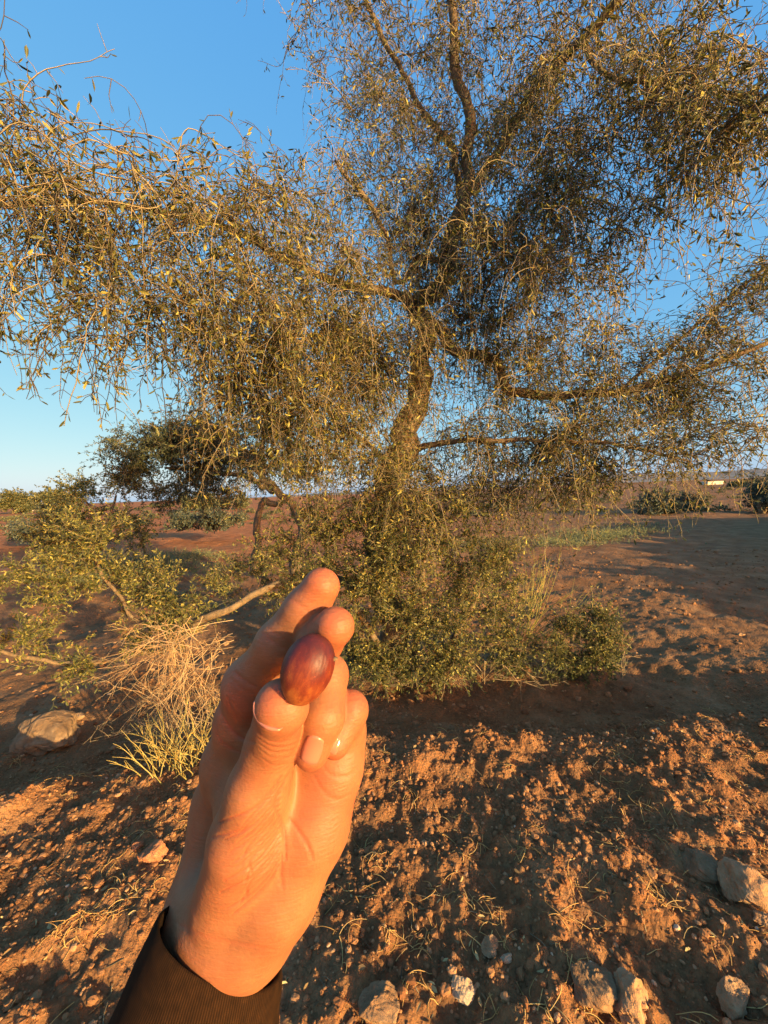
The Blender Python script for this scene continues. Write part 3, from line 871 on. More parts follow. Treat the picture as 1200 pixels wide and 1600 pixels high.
def dry_shrub(pts, label, seed, base, name="dead_shrub", mat=M_DRYTWIG, rad=.0027):
    """pale leafless twigs: main stems (pixel rows) with forked side twigs"""
    rng = np.random.RandomState(seed)
    P = []; R = []
    m = 10
    for rows in pts:
        a = smooth_path([tuple(W(*r)) for r in rows], m)
        wl = np.linalg.norm(a[-1] - a[0]); a = a + np.cumsum(rng.normal(0, .018 * wl, (m, 3)), 0) * np.sin(np.linspace(.2, 1, m) * 2.6)[:, None]
        P.append(a); R.append(np.linspace(rad, rad * .4, m))
        todo = [(a, 1.0, 0)]
        while todo:
            a, s, lev = todo.pop()
            Ltot = np.linalg.norm(a[-1] - a[0])
            for j in range(rng.randint(3, 6) if lev == 0 else rng.randint(1, 4)):
                i = rng.randint(2, m - 1); t = nrm(a[i + 1] - a[i] if i < m - 1 else a[i] - a[i - 1])
                dd = nrm(t + rng.normal(0, .55, 3)); l = Ltot * rng.uniform(.2, .5)
                u = np.linspace(0, 1, m)[:, None]
                sp = a[i] + dd * l * u + np.cumsum(rng.normal(0, .02 * l, (m, 3)), 0) * (u > 0)
                P.append(sp); R.append(np.linspace(rad * .55 * s, rad * .22 * s, m))
                if lev < 1: todo.append((sp, .7, lev + 1))
    mb = MB(); tubes(mb, np.array(P), np.array(R), 4, 0, rng.uniform(0, 1, len(P)))
    o = mb.build(name, mat, origin=base)
    return tag(o, label, "dead shrub")


rg = np.random.RandomState(2)
b = G(290, 1180, False); d = float((b - CAMP) @ FWD)
rows = []
for k in range(52):          # sprays fanning from the low limb down to the soil
    sx = rg.uniform(240, 370); sy = rg.uniform(960, 1040); ex = rg.uniform(150, 345); ey = rg.uniform(1000, 1165)
    d1 = d + rg.uniform(.0, .45); d2 = d + rg.uniform(-.1, .3)
    rows.append([(sx, sy, d1), ((sx + ex) / 2 + rg.uniform(-10, 10), (sy + ey) / 2 - rg.uniform(-5, 25), (d1 + d2) / 2), (ex, ey, d2)])
for k in range(24):          # and stems rising from the ground
    ex = rg.uniform(160, 345); ey = rg.uniform(1040, 1170); dd = d + rg.uniform(-.1, .3)
    sx = 295 + rg.uniform(-25, 30); sy = rg.uniform(1110, 1190)
    rows.append([(sx, sy, d), ((sx + ex) / 2 + rg.uniform(-10, 10), (sy + ey) / 2 - rg.uniform(5, 30), (d + dd) / 2), (ex, ey, dd)])
dry_shrub(rows, "tangle of bare straw coloured twigs left of the hand", 7, b)
b = G(760, 1075, False); d = float((b - CAMP) @ FWD)
rows = []
for k in range(20):
    sx = rg.uniform(560, 760); ex = sx + rg.uniform(-80, 90)
    rows.append([(sx, 1060 + rg.uniform(-25, 5), d - rg.uniform(-.1, .1)), ((sx + ex) / 2, 1050 - rg.uniform(-10, 25), d - .12), (ex, 1060 + rg.uniform(-10, 25), d - rg.uniform(.1, .35))])
rows.append([(770, 1060, d - .1), (820, 1058, d - .15), (875, 1068, d - .2)])
dry_shrub(rows, "bare dead twigs lying along the foot of the argan shrub", 8, b, rad=.0035)
rows = []
d = 3.3
b = G(985, 1050, False)
for ex, ey in ((995, 1000), (975, 985), (1000, 1030)):
    rows.append([(972, 1060, d), (975, 1030, d), (ex, ey, d)])
dry_shrub(rows, "single bare forked twig standing at the low shrub's right side", 9, b, rad=.003)

# ---- background trees
def far_tree(name, px, py, wpx, hpx, d, label, mat, seed, cnt=12, trunkpx=6, leaf=(.05, .10), per=9, group="trees and bushes beyond the argan tree", lowcrown=.25, L=(.2, .6), leaf_per=14):
    """crown of several clumps over a short trunk; px,py = foot"""
    rng = np.random.RandomState(seed)
    top = py - hpx
    z0 = None
    base = W(px, py, d); base[2] = float(ground_h(base[0], base[1], False))
    stems = []
    ns = 2 if hpx > 40 else 1
    for k in range(ns):
        ex = px + rng.uniform(-.3, .3) * wpx
        stems.append(LP((px, py + 4, d, trunkpx), (px + rng.uniform(-.08, .08) * wpx, py - .3 * hpx, d, trunkpx * .8), (ex, top + .3 * hpx, d, trunkpx * .4)))
    cl = []
    for k in range(cnt):
        u = rng.uniform(-1, 1); v = rng.uniform(0, 1)
        x = px + u * wpx * .38; hh = lowcrown + (1 - lowcrown) * v * (1 - .45 * u * u)
        y = py - hh * hpx * .86
        cl.append(px_clump(x, y, d + rng.uniform(-.3, .3) * wpx / F * d, wpx * .17, hpx * .14, wpx * .17 / F * d, 7, .25))
    return shrub(name, base, stems, cl, label, "tree", mat, seed=seed, per=per, L=L, leaf_per=leaf_per, leafL=leaf, leafW=.4, r=.005, n=6, side=1, group=group, stemname="trunk", crownname="crown")


# second argan tree behind on the left, with an arched trunk
b = G(405, 888, False); d = float((b - CAMP) @ FWD); d = min(d, 7.5)
b = W(405, 888, d); b[2] = float(ground_h(b[0], b[1], False))
shrub("argan_tree", b, [LP((403, 895, d, 9), (404, 840, d, 8), (408, 795, d, 7), (420, 780, d, 7), (440, 788, d, 6)),
                        LP((470, 890, d, 13), (470, 840, d, 12), (455, 795, d, 10), (432, 768, d, 9), (412, 745, d, 7), (410, 700, d, 5), (412, 650, d, 3)),
                        LP((432, 768, d, 7), (390, 750, d, 5), (330, 735, d, 5), (260, 730, d, 3)),
                        LP((412, 745, d, 5), (370, 720, d, 4), (300, 700, d, 4), (220, 700, d, 3))],
      [px_clump(*c) for c in [(220, 715, d, 60, 35, .6, 14, .3), (290, 700, d, 70, 40, .7, 20, .3), (360, 690, d, 60, 40, .7, 18, .3), (420, 680, d, 60, 50, .6, 14, .3), (250, 760, d, 60, 30, .6, 12, .6), (330, 750, d, 60, 30, .6, 14, .6), (470, 720, d, 50, 50, .6, 12, .4), (190, 745, d, 40, 40, .5, 12, .4), (260, 690, d, 70, 30, .6, 16, .3), (320, 720, d, 80, 30, .6, 16, .4), (390, 720, d, 50, 40, .6, 12, .4)]],
      "smaller dark argan tree with an arched double trunk, behind left of the tall tree", "tree", M_LEAF_FAR, seed=21, per=15, L=(.2, .6), leaf_per=22, leafL=(.03, .06), leafW=.34, r=.004, n=7, side=2, stemname="trunk", crownname="crown")

far_tree("argan_shrub", 150, 868, 190, 135, 9.0, "sunlit yellow-green argan bush on the left in front of the dark tree", M_LEAF_SHRUB, 31, 15, 5, (.035, .07), per=8, leaf_per=22, group=None, lowcrown=.1)
far_tree("argan_tree", 84, 808, 70, 46, 60, "round brownish tree on the left skyline", M_LEAF_FAR, 33, 10, 4, (.25, .45), per=7, L=(.6, 1.6))
far_tree("argan_tree", 20, 803, 56, 34, 85, "small tree on the left skyline at the photo's edge", M_LEAF_FAR, 34, 9, 3, (.3, .6), per=7, L=(.8, 2))
far_tree("argan_tree", 48, 802, 34, 22, 95, "lowest of the trees on the left skyline, between two others", M_LEAF_OLIVE, 35, 7, 3, (.3, .6), per=7, L=(.8, 2))
far_tree("argan_tree", 330, 800, 120, 40, 60, "broad tree seen under the dark argan tree's crown", M_LEAF_FAR, 36, 10, 4, (.25, .45), per=7, L=(.6, 1.6))
far_tree("olive_tree", 1032, 806, 62, 40, 22, "small dark tree with a leaning trunk on the field at right", M_LEAF_OLIVE, 37, 9, 4, (.08, .16), per=8, L=(.3, .8))
far_tree("olive_bush", 1070, 803, 50, 36, 24, "dark rounded bush just right of the small leaning tree", M_LEAF_OLIVE, 38, 9, 3, (.08, .16), per=8, lowcrown=.05, L=(.3, .8))
far_tree("olive_tree", 1192, 803, 100, 62, 20, "large grey-green olive tree cut by the right edge", M_LEAF_OLIVE, 39, 14, 5, (.08, .15), per=9, lowcrown=.08, L=(.3, .9))
far_tree("olive_tree", 1165, 768, 40, 14, 110, "pale small tree behind the large olive at the right edge", M_LEAF_FAR, 40, 6, 2, (.4, .8), per=6, L=(.8, 2))
far_tree("argan_shrub", 60, 838, 130, 22, 16, "low dark bush in the shade near the left edge", M_LEAF_OLIVE, 41, 12, 3, (.06, .12), per=8, lowcrown=.05, L=(.2, .5), group=None)
far_tree("argan_shrub", 320, 822, 110, 24, 16, "low dark bush under the smaller argan tree", M_LEAF_OLIVE, 42, 12, 3, (.06, .12), per=8, lowcrown=.05, L=(.2, .5), group=None)

# ---- pale ground cover patches
def cover():
    rng = np.random.RandomState(55)
    mb = MB()
    spots = [(930, 838, 90, 16, 800), (1000, 828, 60, 14, 300), (870, 850, 80, 14, 300), (230, 885, 110, 22, 900), (300, 870, 80, 12, 300), (250, 935, 60, 14, 160), (740, 850, 120, 20, 400), (150, 905, 80, 20, 300)]
    P = []; R = []; S = []
    for px, py, wx, wy, n in spots:
        for _ in range(n):
            x = px + rng.normal(0, wx * .4); y = py + rng.normal(0, wy * .35)
            g = G0(x, max(y, 775))
            S.append(g)
    S = np.array(S)
    S[:, 2] = ground_h(S[:, 0], S[:, 1])
    N = len(S); m = 5
    d = nrm(np.stack([rng.normal(0, .5, N), rng.normal(0, .5, N), np.ones(N)], 1))
    Lh = rng.uniform(.06, .26, N)[:, None]
    P = np.zeros((N, m, 3)); P[:, 0] = S
    for i in range(1, m):
        d = nrm(d + rng.normal(0, .2, (N, 3))); P[:, i] = P[:, i - 1] + d * Lh / (m - 1)
    tubes(mb, P, np.linspace(.004, .0015, m)[None] * np.ones((N, 1)), 3, 0, rng.uniform(0, 1, N))
    K = N * 9; ii = np.repeat(np.arange(N), 9); si = rng.randint(0, m - 1, K)
    T = nrm(np.diff(P, axis=1))
    leaves(mb, rng, P[ii, si], T[ii, si], rng.uniform(.03, .07, K), rng.uniform(.008, .018, K), 1)
    o = mb.build("ground_cover", [M_BROOM, M_COVER])
    tag(o, "pale grey-green weeds growing in patches on the field", "ground cover", kind='stuff')


def G0(px, py):
    d = FWD + (px - 600) / F * RIGHT - (py - 800) / F * UP
    t = -H / d[2]
    return CAMP + t * d


cover()

def plain_scrub():
    rng = np.random.RandomState(91)
    mb = MB()
    n = 260
    ang = np.radians(rng.uniform(-50, 50, n)); r = 26 * (130 / 26) ** rng.uniform(0, 1, n)
    x = r * np.sin(ang); y = r * np.cos(ang); z = ground_h(x, y, False)
    s = rng.uniform(.12, .5, n) * (1 + r / 50)
    for i in range(n):
        k = 150
        p = nrm(rng.normal(size=(k, 3))) * rng.uniform(.3, 1, (k, 1)) * np.array([1, 1, .6]) * s[i]
        p[:, 2] = np.abs(p[:, 2])
        t = nrm(p + np.array([0, 0, .3 * s[i]]))
        leaves(mb, rng, p + np.array([x[i], y[i], z[i]]), t, rng.uniform(.2, .4, k) * s[i], rng.uniform(.06, .12, k) * s[i], 0)
    tag(mb.build("scrub", M_LEAF_FAR), "scattered low scrub dotted over the far plain", "scrub", kind='stuff')


plain_scrub()

# ---- far white farm buildings
def farmhouse(px, py, wpx, hpx, d, label, seed):
    base = W(px, py, d)
    w = wpx / F * d; h = hpx / F * d; dp = w * .6
    root = empty("farmhouse", base, label, "building", "white farm buildings")
    m, nt, p = mat_new("whitewash")
    n1 = nd(nt, 'ShaderNodeTexNoise', Scale=.6, Detail=5); nt.links.new(objcoord(nt), n1.inputs['Vector'])
    r = ramp(nt, [(.3, (.50, .42, .33)), (.7, (.66, .57, .46))]); nt.links.new(n1.outputs[0], r.inputs[0]); nt.links.new(r.outputs[0], p.inputs['Base Color']); p.inputs['Roughness'].default_value = .9
    md, nt2, p2 = mat_new("dark_opening"); p2.inputs['Base Color'].default_value = (.05, .04, .035, 1)
    def box(name, x0, x1, y0, y1, z0, z1, mat):
        v = np.array([[x, y, z] for x in (x0, x1) for y in (y0, y1) for z in (z0, z1)])
        q = np.array([[0, 1, 3, 2], [4, 6, 7, 5], [0, 4, 5, 1], [2, 3, 7, 6], [0, 2, 6, 4], [1, 5, 7, 3]])
        mb = MB(); mb.add(v + base, q); return mb.build(name, mat, root, smooth=False)
    box("wall", -w / 2, w / 2, 0, dp, -2, h, m)
    box("roof", -w / 2 - .15, w / 2 + .15, -.15, dp + .15, h + .003, h + .35, m)
    box("door", -w * .08, w * .02, -.08, -.003, -.2, h * .6, md)
    for k in (-.3, .25):
        box("window", w * k, w * (k + .1), -.08, -.003, h * .4, h * .7, md)


farmhouse(1118, 757, 24, 4, 170, "long low white farm building far across the field on the right", 1)
farmhouse(1080, 769, 18, 6, 130, "small white farm building half hidden behind hanging twigs", 2)
farmhouse(44, 799, 8, 5, 110, "tiny pale hut among the trees on the left skyline", 3)

# ------------------------------------------------------------------ the hand holding the fruit
HS = 0.00062                    # cell of the implicit hand


def C3(px, py, d):
    return np.array([(px - 600) / F * d, -(py - 800) / F * d, -d])


def cam2world(p):
    return CAMP + p[:, 0:1] * RIGHT + p[:, 1:2] * UP - p[:, 2:3] * FWD


def cones(*rows):
    """rows px,py,depth,radius_px -> list of tapered capsules"""
    out = []
    for a, b in zip(rows[:-1], rows[1:]):
        out.append((C3(*a[:3]), C3(*b[:3]), a[3] / F * a[2], b[3] / F * b[2]))
    return out


def sd_cone(p, c):
    a, b, ra, rb = c
    ba = b - a
    t = np.clip(((p - a) @ ba) / (ba @ ba), 0, 1)
    return np.linalg.norm(p - a - t[..., None] * ba, axis=-1) - (ra + (rb - ra) * t)


def smin(a, b, k):
    h = np.clip(0.5 + 0.5 * (b - a) / k, 0, 1)
    return b + (a - b) * h - k * h * (1 - h)


KP = .012
PALM = [
    cones((397, 1072, .172, 38), (382, 1126, .181, 34), (364, 1190, .192, 36), (352, 1255, .204, 39), (324, 1400, .192, 52)),
    cones((440, 1110, .180, 36), (405, 1260, .179, 50), (378, 1430, .172, 58)),
    cones((495, 1135, .179, 34), (455, 1280, .176, 52), (410, 1430, .170, 52)),
    cones((540, 1140, .174, 28), (520, 1200, .171, 35), (488, 1290, .166, 43), (436, 1390, .163, 48), (394, 1450, .165, 47)),
    cones((330, 1450, .168, 48), (314, 1540, .173, 42), (292, 1660, .176, 42)),
    cones((317, 1450, .180, 55), (302, 1540, .175, 54), (285, 1660, .172, 58)),
    cones((374, 1455, .167, 49), (352, 1550, .173, 42), (335, 1660, .176, 42)),
]
THUMB = [cones((352, 1400, .1625, 46), (384, 1310, .1560, 54), (402, 1234, .1530, 45), (427, 1163, .1515, 41), (438, 1103, .1335, 36.5), (447, 1105, .1335, 35))]
INDEX = [cones((396, 1071, .169, 39), (438, 1006, .158, 36.5), (478, 954, .153, 34), (502, 916, .150, 29))]
MIDDLE = [cones((440, 1110, .178, 38), (470, 1043, .163, 35), (500, 1002, .148, 34), (523, 979, .139, 31))]
RING = [cones((495, 1135, .178, 34), (512, 1055, .163, 30), (505, 1120, .151, 31.5), (487, 1174, .149, 27))]
PINKY = [cones((538, 1150, .174, 30), (546, 1109, .164, 27), (524, 1162, .156, 22.5)) ]
GROUPS = [("thumb", THUMB, .010, 3), ("index", INDEX, .012, 1), ("middle", MIDDLE, .006, 1), ("ring", RING, .005, 1), ("pinky", PINKY, .005, 1)]


def field(p):
    """signed distance of the whole hand at points p (...,3) in camera space; returns distance and part index"""
    palm = None
    for ch in PALM:
        for c in ch:
            dd = sd_cone(p, c); palm = dd if palm is None else smin(palm, dd, KP)
    best = palm; part = np.zeros(p.shape[:-1], np.int8)
    for gi, (nm, chs, k, nprox) in enumerate(GROUPS):
        full = None; prox = None
        for ch in chs:
            for ci, c in enumerate(ch):
                dd = sd_cone(p, c)
                full = dd if full is None else smin(full, dd, .0035)
                if ci < nprox: prox = dd if prox is None else smin(prox, dd, .004)
        f = np.minimum(full, smin(palm, prox, k))
        part = np.where(full < palm, np.where(f <= best, gi + 1, part), part)
        if nm == "thumb":
            best = smin(best, f, .0022)
        else:
            best = np.minimum(best, f) * .5 + smin(best, f, .0016) * .5
    return best, part


def surface_nets(lo, hi, h):
    """naive surface nets on the implicit hand, evaluated in slabs near the surface"""
    n = np.ceil((hi - lo) / h).astype(int) + 1
    xs = [lo[i] + np.arange(n[i]) * h for i in range(3)]
    V = np.empty(tuple(n), np.float32)
    # coarse pass, fine only where near
    S = 6
    for i in range(0, n[0], S):
        for j in range(0, n[1], 24):
            sl = (slice(i, min(i + S, n[0])), slice(j, min(j + 24, n[1])), slice(None))
            cx = xs[0][sl[0]].mean(); cy = xs[1][sl[1]].mean()
            zc = xs[2][::8]
            pc = np.stack([np.full(len(zc), cx), np.full(len(zc), cy), zc], -1)
            dc, _ = field(pc)
            margin = .5 * h * math.sqrt(S * S + 24 * 24) + 5 * h + .002
            blk = np.repeat(dc.astype(np.float32), 8)[:n[2]]
            V[sl] = blk
            near = np.abs(blk) < margin
            if near.any():
                k = np.where(near)[0]; k0 = max(0, k[0] - 1); k1 = min(n[2], k[-1] + 2)
                g = np.stack(np.meshgrid(xs[0][sl[0]], xs[1][sl[1]], xs[2][k0:k1], indexing='ij'), -1).astype(np.float32)
                V[sl[0], sl[1], k0:k1] = field(g)[0]
    ins = V < 0
    acc = np.zeros((n[0] - 1, n[1] - 1, n[2] - 1, 3), np.float32); cnt = np.zeros((n[0] - 1, n[1] - 1, n[2] - 1), np.float32)
    corners = [(a, b, c) for a in (0, 1) for b in (0, 1) for c in (0, 1)]
    def sub(A, o): return A[o[0]:o[0] + n[0] - 1, o[1]:o[1] + n[1] - 1, o[2]:o[2] + n[2] - 1]
    for o in corners:
        for ax in range(3):
            if o[ax] == 0:
                o2 = list(o); o2[ax] = 1
                a = sub(V, o); b_ = sub(V, o2)
                cr = (a < 0) != (b_ < 0)
                t = np.where(cr, a / np.where(cr, a - b_, 1), 0)
                for k in range(3):
                    acc[..., k] += cr * (o[k] + (t if k == ax else 0))
                cnt += cr
    act = cnt > 0
    ids = np.full(act.shape, -1, np.int64); ids[act] = np.arange(act.sum())
    cell = np.argwhere(act)
    P = lo + (cell + acc[act] / cnt[act][:, None]) * h
    quads = []
    for ax in range(3):
        u, v = [(1, 2), (2, 0), (0, 1)][ax]
        sl0 = [slice(None)] * 3; sl1 = [slice(None)] * 3
        sl0[ax] = slice(0, n[ax] - 1); sl1[ax] = slice(1, n[ax])
        a = ins[tuple(sl0)]; b_ = ins[tuple(sl1)]
        e = np.argwhere(a != b_)
        ok = (e[:, u] > 0) & (e[:, v] > 0) & (e[:, u] < n[u] - 1) & (e[:, v] < n[v] - 1)
        e = e[ok]
        flip = a[tuple(e.T)]
        def at(du, dv):
            c = e.copy(); c[:, u] += du; c[:, v] += dv
            return ids[tuple(c.T)]
        q = np.stack([at(-1, -1), at(0, -1), at(0, 0), at(-1, 0)], -1)
        q = np.where(flip[:, None], q, q[:, ::-1])
        quads.append(q)
    return P, np.concatenate(quads)


def project(p):
    d = -p[:, 2]
    return np.stack([p[:, 0] / d * F + 600, -p[:, 1] / d * F + 800], -1)


def polyline_dist(p2, line, n=40):
    a = smooth_path(line, n)
    best = np.full(len(p2), 1e9)
    for i in range(n - 1):
        ba = a[i + 1] - a[i]; t = np.clip(((p2 - a[i]) @ ba) / (ba @ ba + 1e-9), 0, 1)
        u = (i + t) / (n - 1)
        dd = np.linalg.norm(p2 - a[i] - t[:, None] * ba, axis=1) / np.clip(np.sin(np.clip(u, .03, .97) * math.pi) ** .4, .3, 1)
        best = np.minimum(best, dd)
    return best


def march(px, py, d0=.10, d1=.24, extra=0.0):
    """depth of the hand's surface along photo pixels"""
    px = np.asarray(px, float); py = np.asarray(py, float)
    d = np.full(px.shape, d0)
    ray = np.stack([(px - 600) / F, -(py - 800) / F, -np.ones_like(px)], -1)
    nr = np.linalg.norm(ray, axis=-1)
    for _ in range(60):
        f, _p = field(ray * d[..., None])
        d = np.minimum(d + (f + extra) * .9 / nr, d1)
    return d


def make_hand():
    lo = np.array([-.128, -.262, -.225]); hi = np.array([0.004, -.012, -.105])
    P, Q = surface_nets(lo, hi, HS)
    # relax
    E = np.concatenate([Q[:, [0, 1]], Q[:, [1, 2]], Q[:, [2, 3]], Q[:, [3, 0]]])
    for lam in (.5, .5, .5):
        s = np.zeros_like(P); c = np.zeros(len(P))
        for k in range(3):
            s[:, k] = np.bincount(E[:, 0], P[E[:, 1], k], len(P)) + np.bincount(E[:, 1], P[E[:, 0], k], len(P))
        c = np.bincount(E[:, 0], minlength=len(P)) + np.bincount(E[:, 1], minlength=len(P))
        P = P + lam * (s / c[:, None] - P)
    eps = .0004
    g = np.stack([field(P + np.eye(3)[k] * eps)[0] - field(P - np.eye(3)[k] * eps)[0] for k in range(3)], -1)
    Nn = nrm(g)
    _, part = field(P)
    p2 = project(P)
    facing = (Nn * nrm(-P)).sum(1); front = facing > .05
    disp = np.zeros(len(P)); red = np.zeros(len(P))
    def crease(line, w, amp, parts, bulge=0.12):
        nonlocal disp
        m = front & np.isin(part, parts)
        dd = polyline_dist(p2[m], line)
        g_ = np.exp(-(dd / w) ** 2)
        amp = amp * (.32 if parts[0] in (2, 3, 4, 5) else .5)
        g_ = g_ * np.clip((facing[m] - .05) / .45, 0, 1)
        disp[m] += -amp * g_ + bulge * amp * np.exp(-((dd - 2.6 * w) / (1.6 * w)) ** 2)
        red[m] = np.maximum(red[m], g_ * min(.7, amp / .0006))
    IX, MI, RI, PI_, TH, PA = [2], [3], [4], [5], [1, 0], [0]
    # index finger joints
    crease([(449, 934), (468, 944), (492, 966)], 2.6, .0006, IX)
    crease([(410, 988), (428, 1004), (452, 1016)], 2.8, .0006, IX)
    crease([(418, 980), (436, 994), (458, 1004)], 2.0, .0003, IX)
    crease([(366, 1050), (380, 1062), (400, 1074)], 3.2, .0010, IX + PA)
    crease([(360, 1060), (376, 1074), (396, 1084)], 2.4, .0004, IX + PA)
    # web between thumb and index
    crease([(340, 1100), (352, 1128), (372, 1150), (396, 1160)], 4.0, .0012, TH)
    crease([(330, 1110), (340, 1150), (362, 1170), (385, 1180)], 3.0, .0006, TH)
    crease([(355, 1090), (362, 1110), (378, 1128)], 3.5, .0010, TH + IX)
    # thumb wrinkles
    for k, (y0, a) in enumerate([(1150, .0005), (1158, .0006), (1166, .0005), (1175, .0004), (1186, .0003)]):
        crease([(402 + k, y0 - 4), (425, y0 + 9), (450, y0 + 8), (470, y0)], 2.0, a, TH)
    # life line and palm lines
    crease([(452, 1206), (436, 1240), (434, 1268), (444, 1300), (446, 1345)], 3.0, .0009, TH)
    crease([(436, 1262), (462, 1292), (480, 1320), (490, 1345)], 3.0, .0007, PA)
    crease([(490, 1212), (508, 1240), (530, 1250), (548, 1240)], 3.2, .0004, PA)
    crease([(498, 1190), (520, 1212), (545, 1212), (557, 1200)], 3.2, .0004, PA)
    crease([(441, 1335), (439, 1365), (442, 1392)], 3.0, .0006, TH)
    # fine fan of wrinkles on the ball of the thumb
    rg_ = np.random.RandomState(5)
    for k in range(17):
        u = k / 16
        y0 = 1212 + 140 * u; x1 = 330 + 25 * math.sin(u * 3) - 8 * u
        crease([(440 - 4 * u, y0), (425 - 10 * u, y0 + 22 + 10 * u), (395 - 8 * u, y0 + 52 + 6 * u), (x1 + 30 * rg_.uniform(0, 1.5), y0 + 74 + 4 * u)], 1.9 + rg_.uniform(0, .8), .00065 + .0006 * rg_.uniform(), TH)
    crease([(332, 1308), (365, 1300), (400, 1286), (432, 1256)], 2.4, .0006, TH)
    # wrist
    crease([(262, 1436), (320, 1462), (380, 1476), (430, 1484)], 4.0, .00035, [0, 1])
    # ring and little finger
    for y0 in (1128, 1136, 1143):
        crease([(484, y0 + 4), (505, y0 - 3), (530, y0 + 2)], 2.2, .00022, RI)
    # fleshy tips are redder
    for cx, cy, r_, prt in [(508, 912, 42, IX), (530, 975, 40, MI), (430, 1095, 42, [1]), (490, 1185, 34, RI), (548, 1100, 28, PI_), (372, 1095, 40, PA + IX), (520, 1240, 50, PA), (522, 1180, 26, PI_)]:
        m = front & np.isin(part, prt)
        red[m] = np.maximum(red[m], .5 * np.exp(-(np.linalg.norm(p2[m] - np.array([cx, cy]), axis=1) / r_) ** 2))
    P = P + Nn * disp[:, None]
    mb = MB(); mb.add(cam2world(P), Q, 0, np.clip(red, 0, 1))
    m, nt, p = mat_new("skin")
    co = objcoord(nt)
    at = nd(nt, 'ShaderNodeAttribute', attribute_name='rnd')
    n1 = nd(nt, 'ShaderNodeTexNoise', Scale=120, Detail=5, Roughness=.6); nt.links.new(co, n1.inputs['Vector'])
    r1 = ramp(nt, [(.3, (.265, .097, .041)), (.7, (.325, .130, .057))]); nt.links.new(n1.outputs[0], r1.inputs[0])
    mx = nd(nt, 'ShaderNodeMix', data_type='RGBA'); mx.inputs[7].default_value = (.35, .078, .036, 1)
    n3 = nd(nt, 'ShaderNodeTexNoise', Scale=45, Detail=4); nt.links.new(co, n3.inputs['Vector'])
    fa = nd(nt, 'ShaderNodeMath', operation='MULTIPLY_ADD'); fa.inputs[1].default_value = .9; fa.inputs[2].default_value = -.33
    nt.links.new(n3.outputs[0], fa.inputs[0])
    fb = nd(nt, 'ShaderNodeMath', operation='ADD', use_clamp=True); nt.links.new(fa.outputs[0], fb.inputs[0]); nt.links.new(at.outputs['Fac'], fb.inputs[1])
    nt.links.new(fb.outputs[0], mx.inputs[0]); nt.links.new(r1.outputs[0], mx.inputs[6])
    nt.links.new(mx.outputs[2], p.inputs['Base Color'])
    p.inputs['Roughness'].default_value = .55
    p.inputs['Specular IOR Level'].default_value = .32
    p.inputs['Subsurface Weight'].default_value = .25
    p.inputs['Subsurface Radius'].default_value = (1, .36, .2)
    p.inputs['Subsurface Scale'].default_value = .0035
    v1 = nd(nt, 'ShaderNodeTexVoronoi', Scale=900); nt.links.new(co, v1.inputs['Vector'])
    n2 = nd(nt, 'ShaderNodeTexNoise', Scale=600, Detail=6); nt.links.new(co, n2.inputs['Vector'])
    b1 = nd(nt, 'ShaderNodeBump', Strength=.10, Distance=.0005); nt.links.new(v1.outputs['Distance'], b1.inputs['Height'])
    b2 = nd(nt, 'ShaderNodeBump', Strength=.16, Distance=.001); nt.links.new(n2.outputs[0], b2.inputs['Height']); nt.links.new(b1.outputs[0], b2.inputs['Normal'])
    # fine parallel skin lines running obliquely over the palm
    mpl = nd(nt, 'ShaderNodeMapping'); mpl.inputs['Rotation'].default_value = (0, math.radians(38), 0); mpl.inputs['Scale'].default_value = (110, 400, 900)
    nt.links.new(co, mpl.inputs[0])
    n4 = nd(nt, 'ShaderNodeTexNoise', Scale=1, Detail=3); nt.links.new(mpl.outputs[0], n4.inputs['Vector'])
    b3 = nd(nt, 'ShaderNodeBump', Strength=.30, Distance=.0010); nt.links.new(n4.outputs[0], b3.inputs['Height']); nt.links.new(b2.outputs[0], b3.inputs['Normal'])
    nt.links.new(b3.outputs[0], p.inputs['Normal'])
    org = cam2world(C3(360, 1330, .165)[None])[0]
    hand = mb.build("person", m, origin=org)
    tag(hand, "raised left hand in a dark brown sleeve, pinching a dark red fruit in its fingertips", "person")

    # nails that follow the finger's surface
    mn, nt, p = mat_new("nail")
    p.inputs['Base Color'].default_value = (.42, .15, .095, 1); p.inputs['Roughness'].default_value = .16
    p.inputs['Specular IOR Level'].default_value = .5; p.inputs['Subsurface Weight'].default_value = .2
    p.inputs['Subsurface Radius'].default_value = (1, .4, .3); p.inputs['Subsurface Scale'].default_value = .002
    def nail(cx, cy, hl, hw, ang, lift=.00045):
        n = 15
        u = np.linspace(-1, 1, n); A, B = np.meshgrid(u, u, indexing='ij')
        # square to squircle
        X = A * np.sqrt(1 - .36 * B * B); Y = B * np.sqrt(1 - .36 * A * A)
        ca, sa = math.cos(ang), math.sin(ang)
        px = cx + ca * X * hl - sa * Y * hw; py = cy + sa * X * hl + ca * Y * hw
        dm = march(px, py); md = np.median(dm); dm = np.clip(dm, md - .0025, md + .0025)
        e = np.maximum(np.abs(A), np.abs(B))
        lf = lift * np.clip((1 - e ** 8), 0, 1) + .00018 * (1 - Y * Y)
        lf = np.where(e > .99, -.0008, lf)
        dd = dm - lf
        v = np.stack([C3(a, b, c) for a, b, c in zip(px.ravel(), py.ravel(), dd.ravel())])
        idx = np.arange(n * n).reshape(n, n)
        q = np.stack([idx[:-1, :-1], idx[1:, :-1], idx[1:, 1:], idx[:-1, 1:]], -1).reshape(-1, 4)
        mb = MB(); mb.add(cam2world(v), q)
        return mb.build("fingernail", mn, hand)
    nail(488, 1172, 25, 17, math.radians(107))
    nail(524, 1166, 16, 7, math.radians(108), .0003)
    # thumb nail seen from its free edge: a curved plate under the ball of the thumb
    an = np.radians(np.linspace(150, 290, 30))
    adeg = np.degrees(an)
    rd = np.interp(adeg, [150, 170, 200, 240, 268, 290], [33, 42, 44.5, 44, 41, 33])
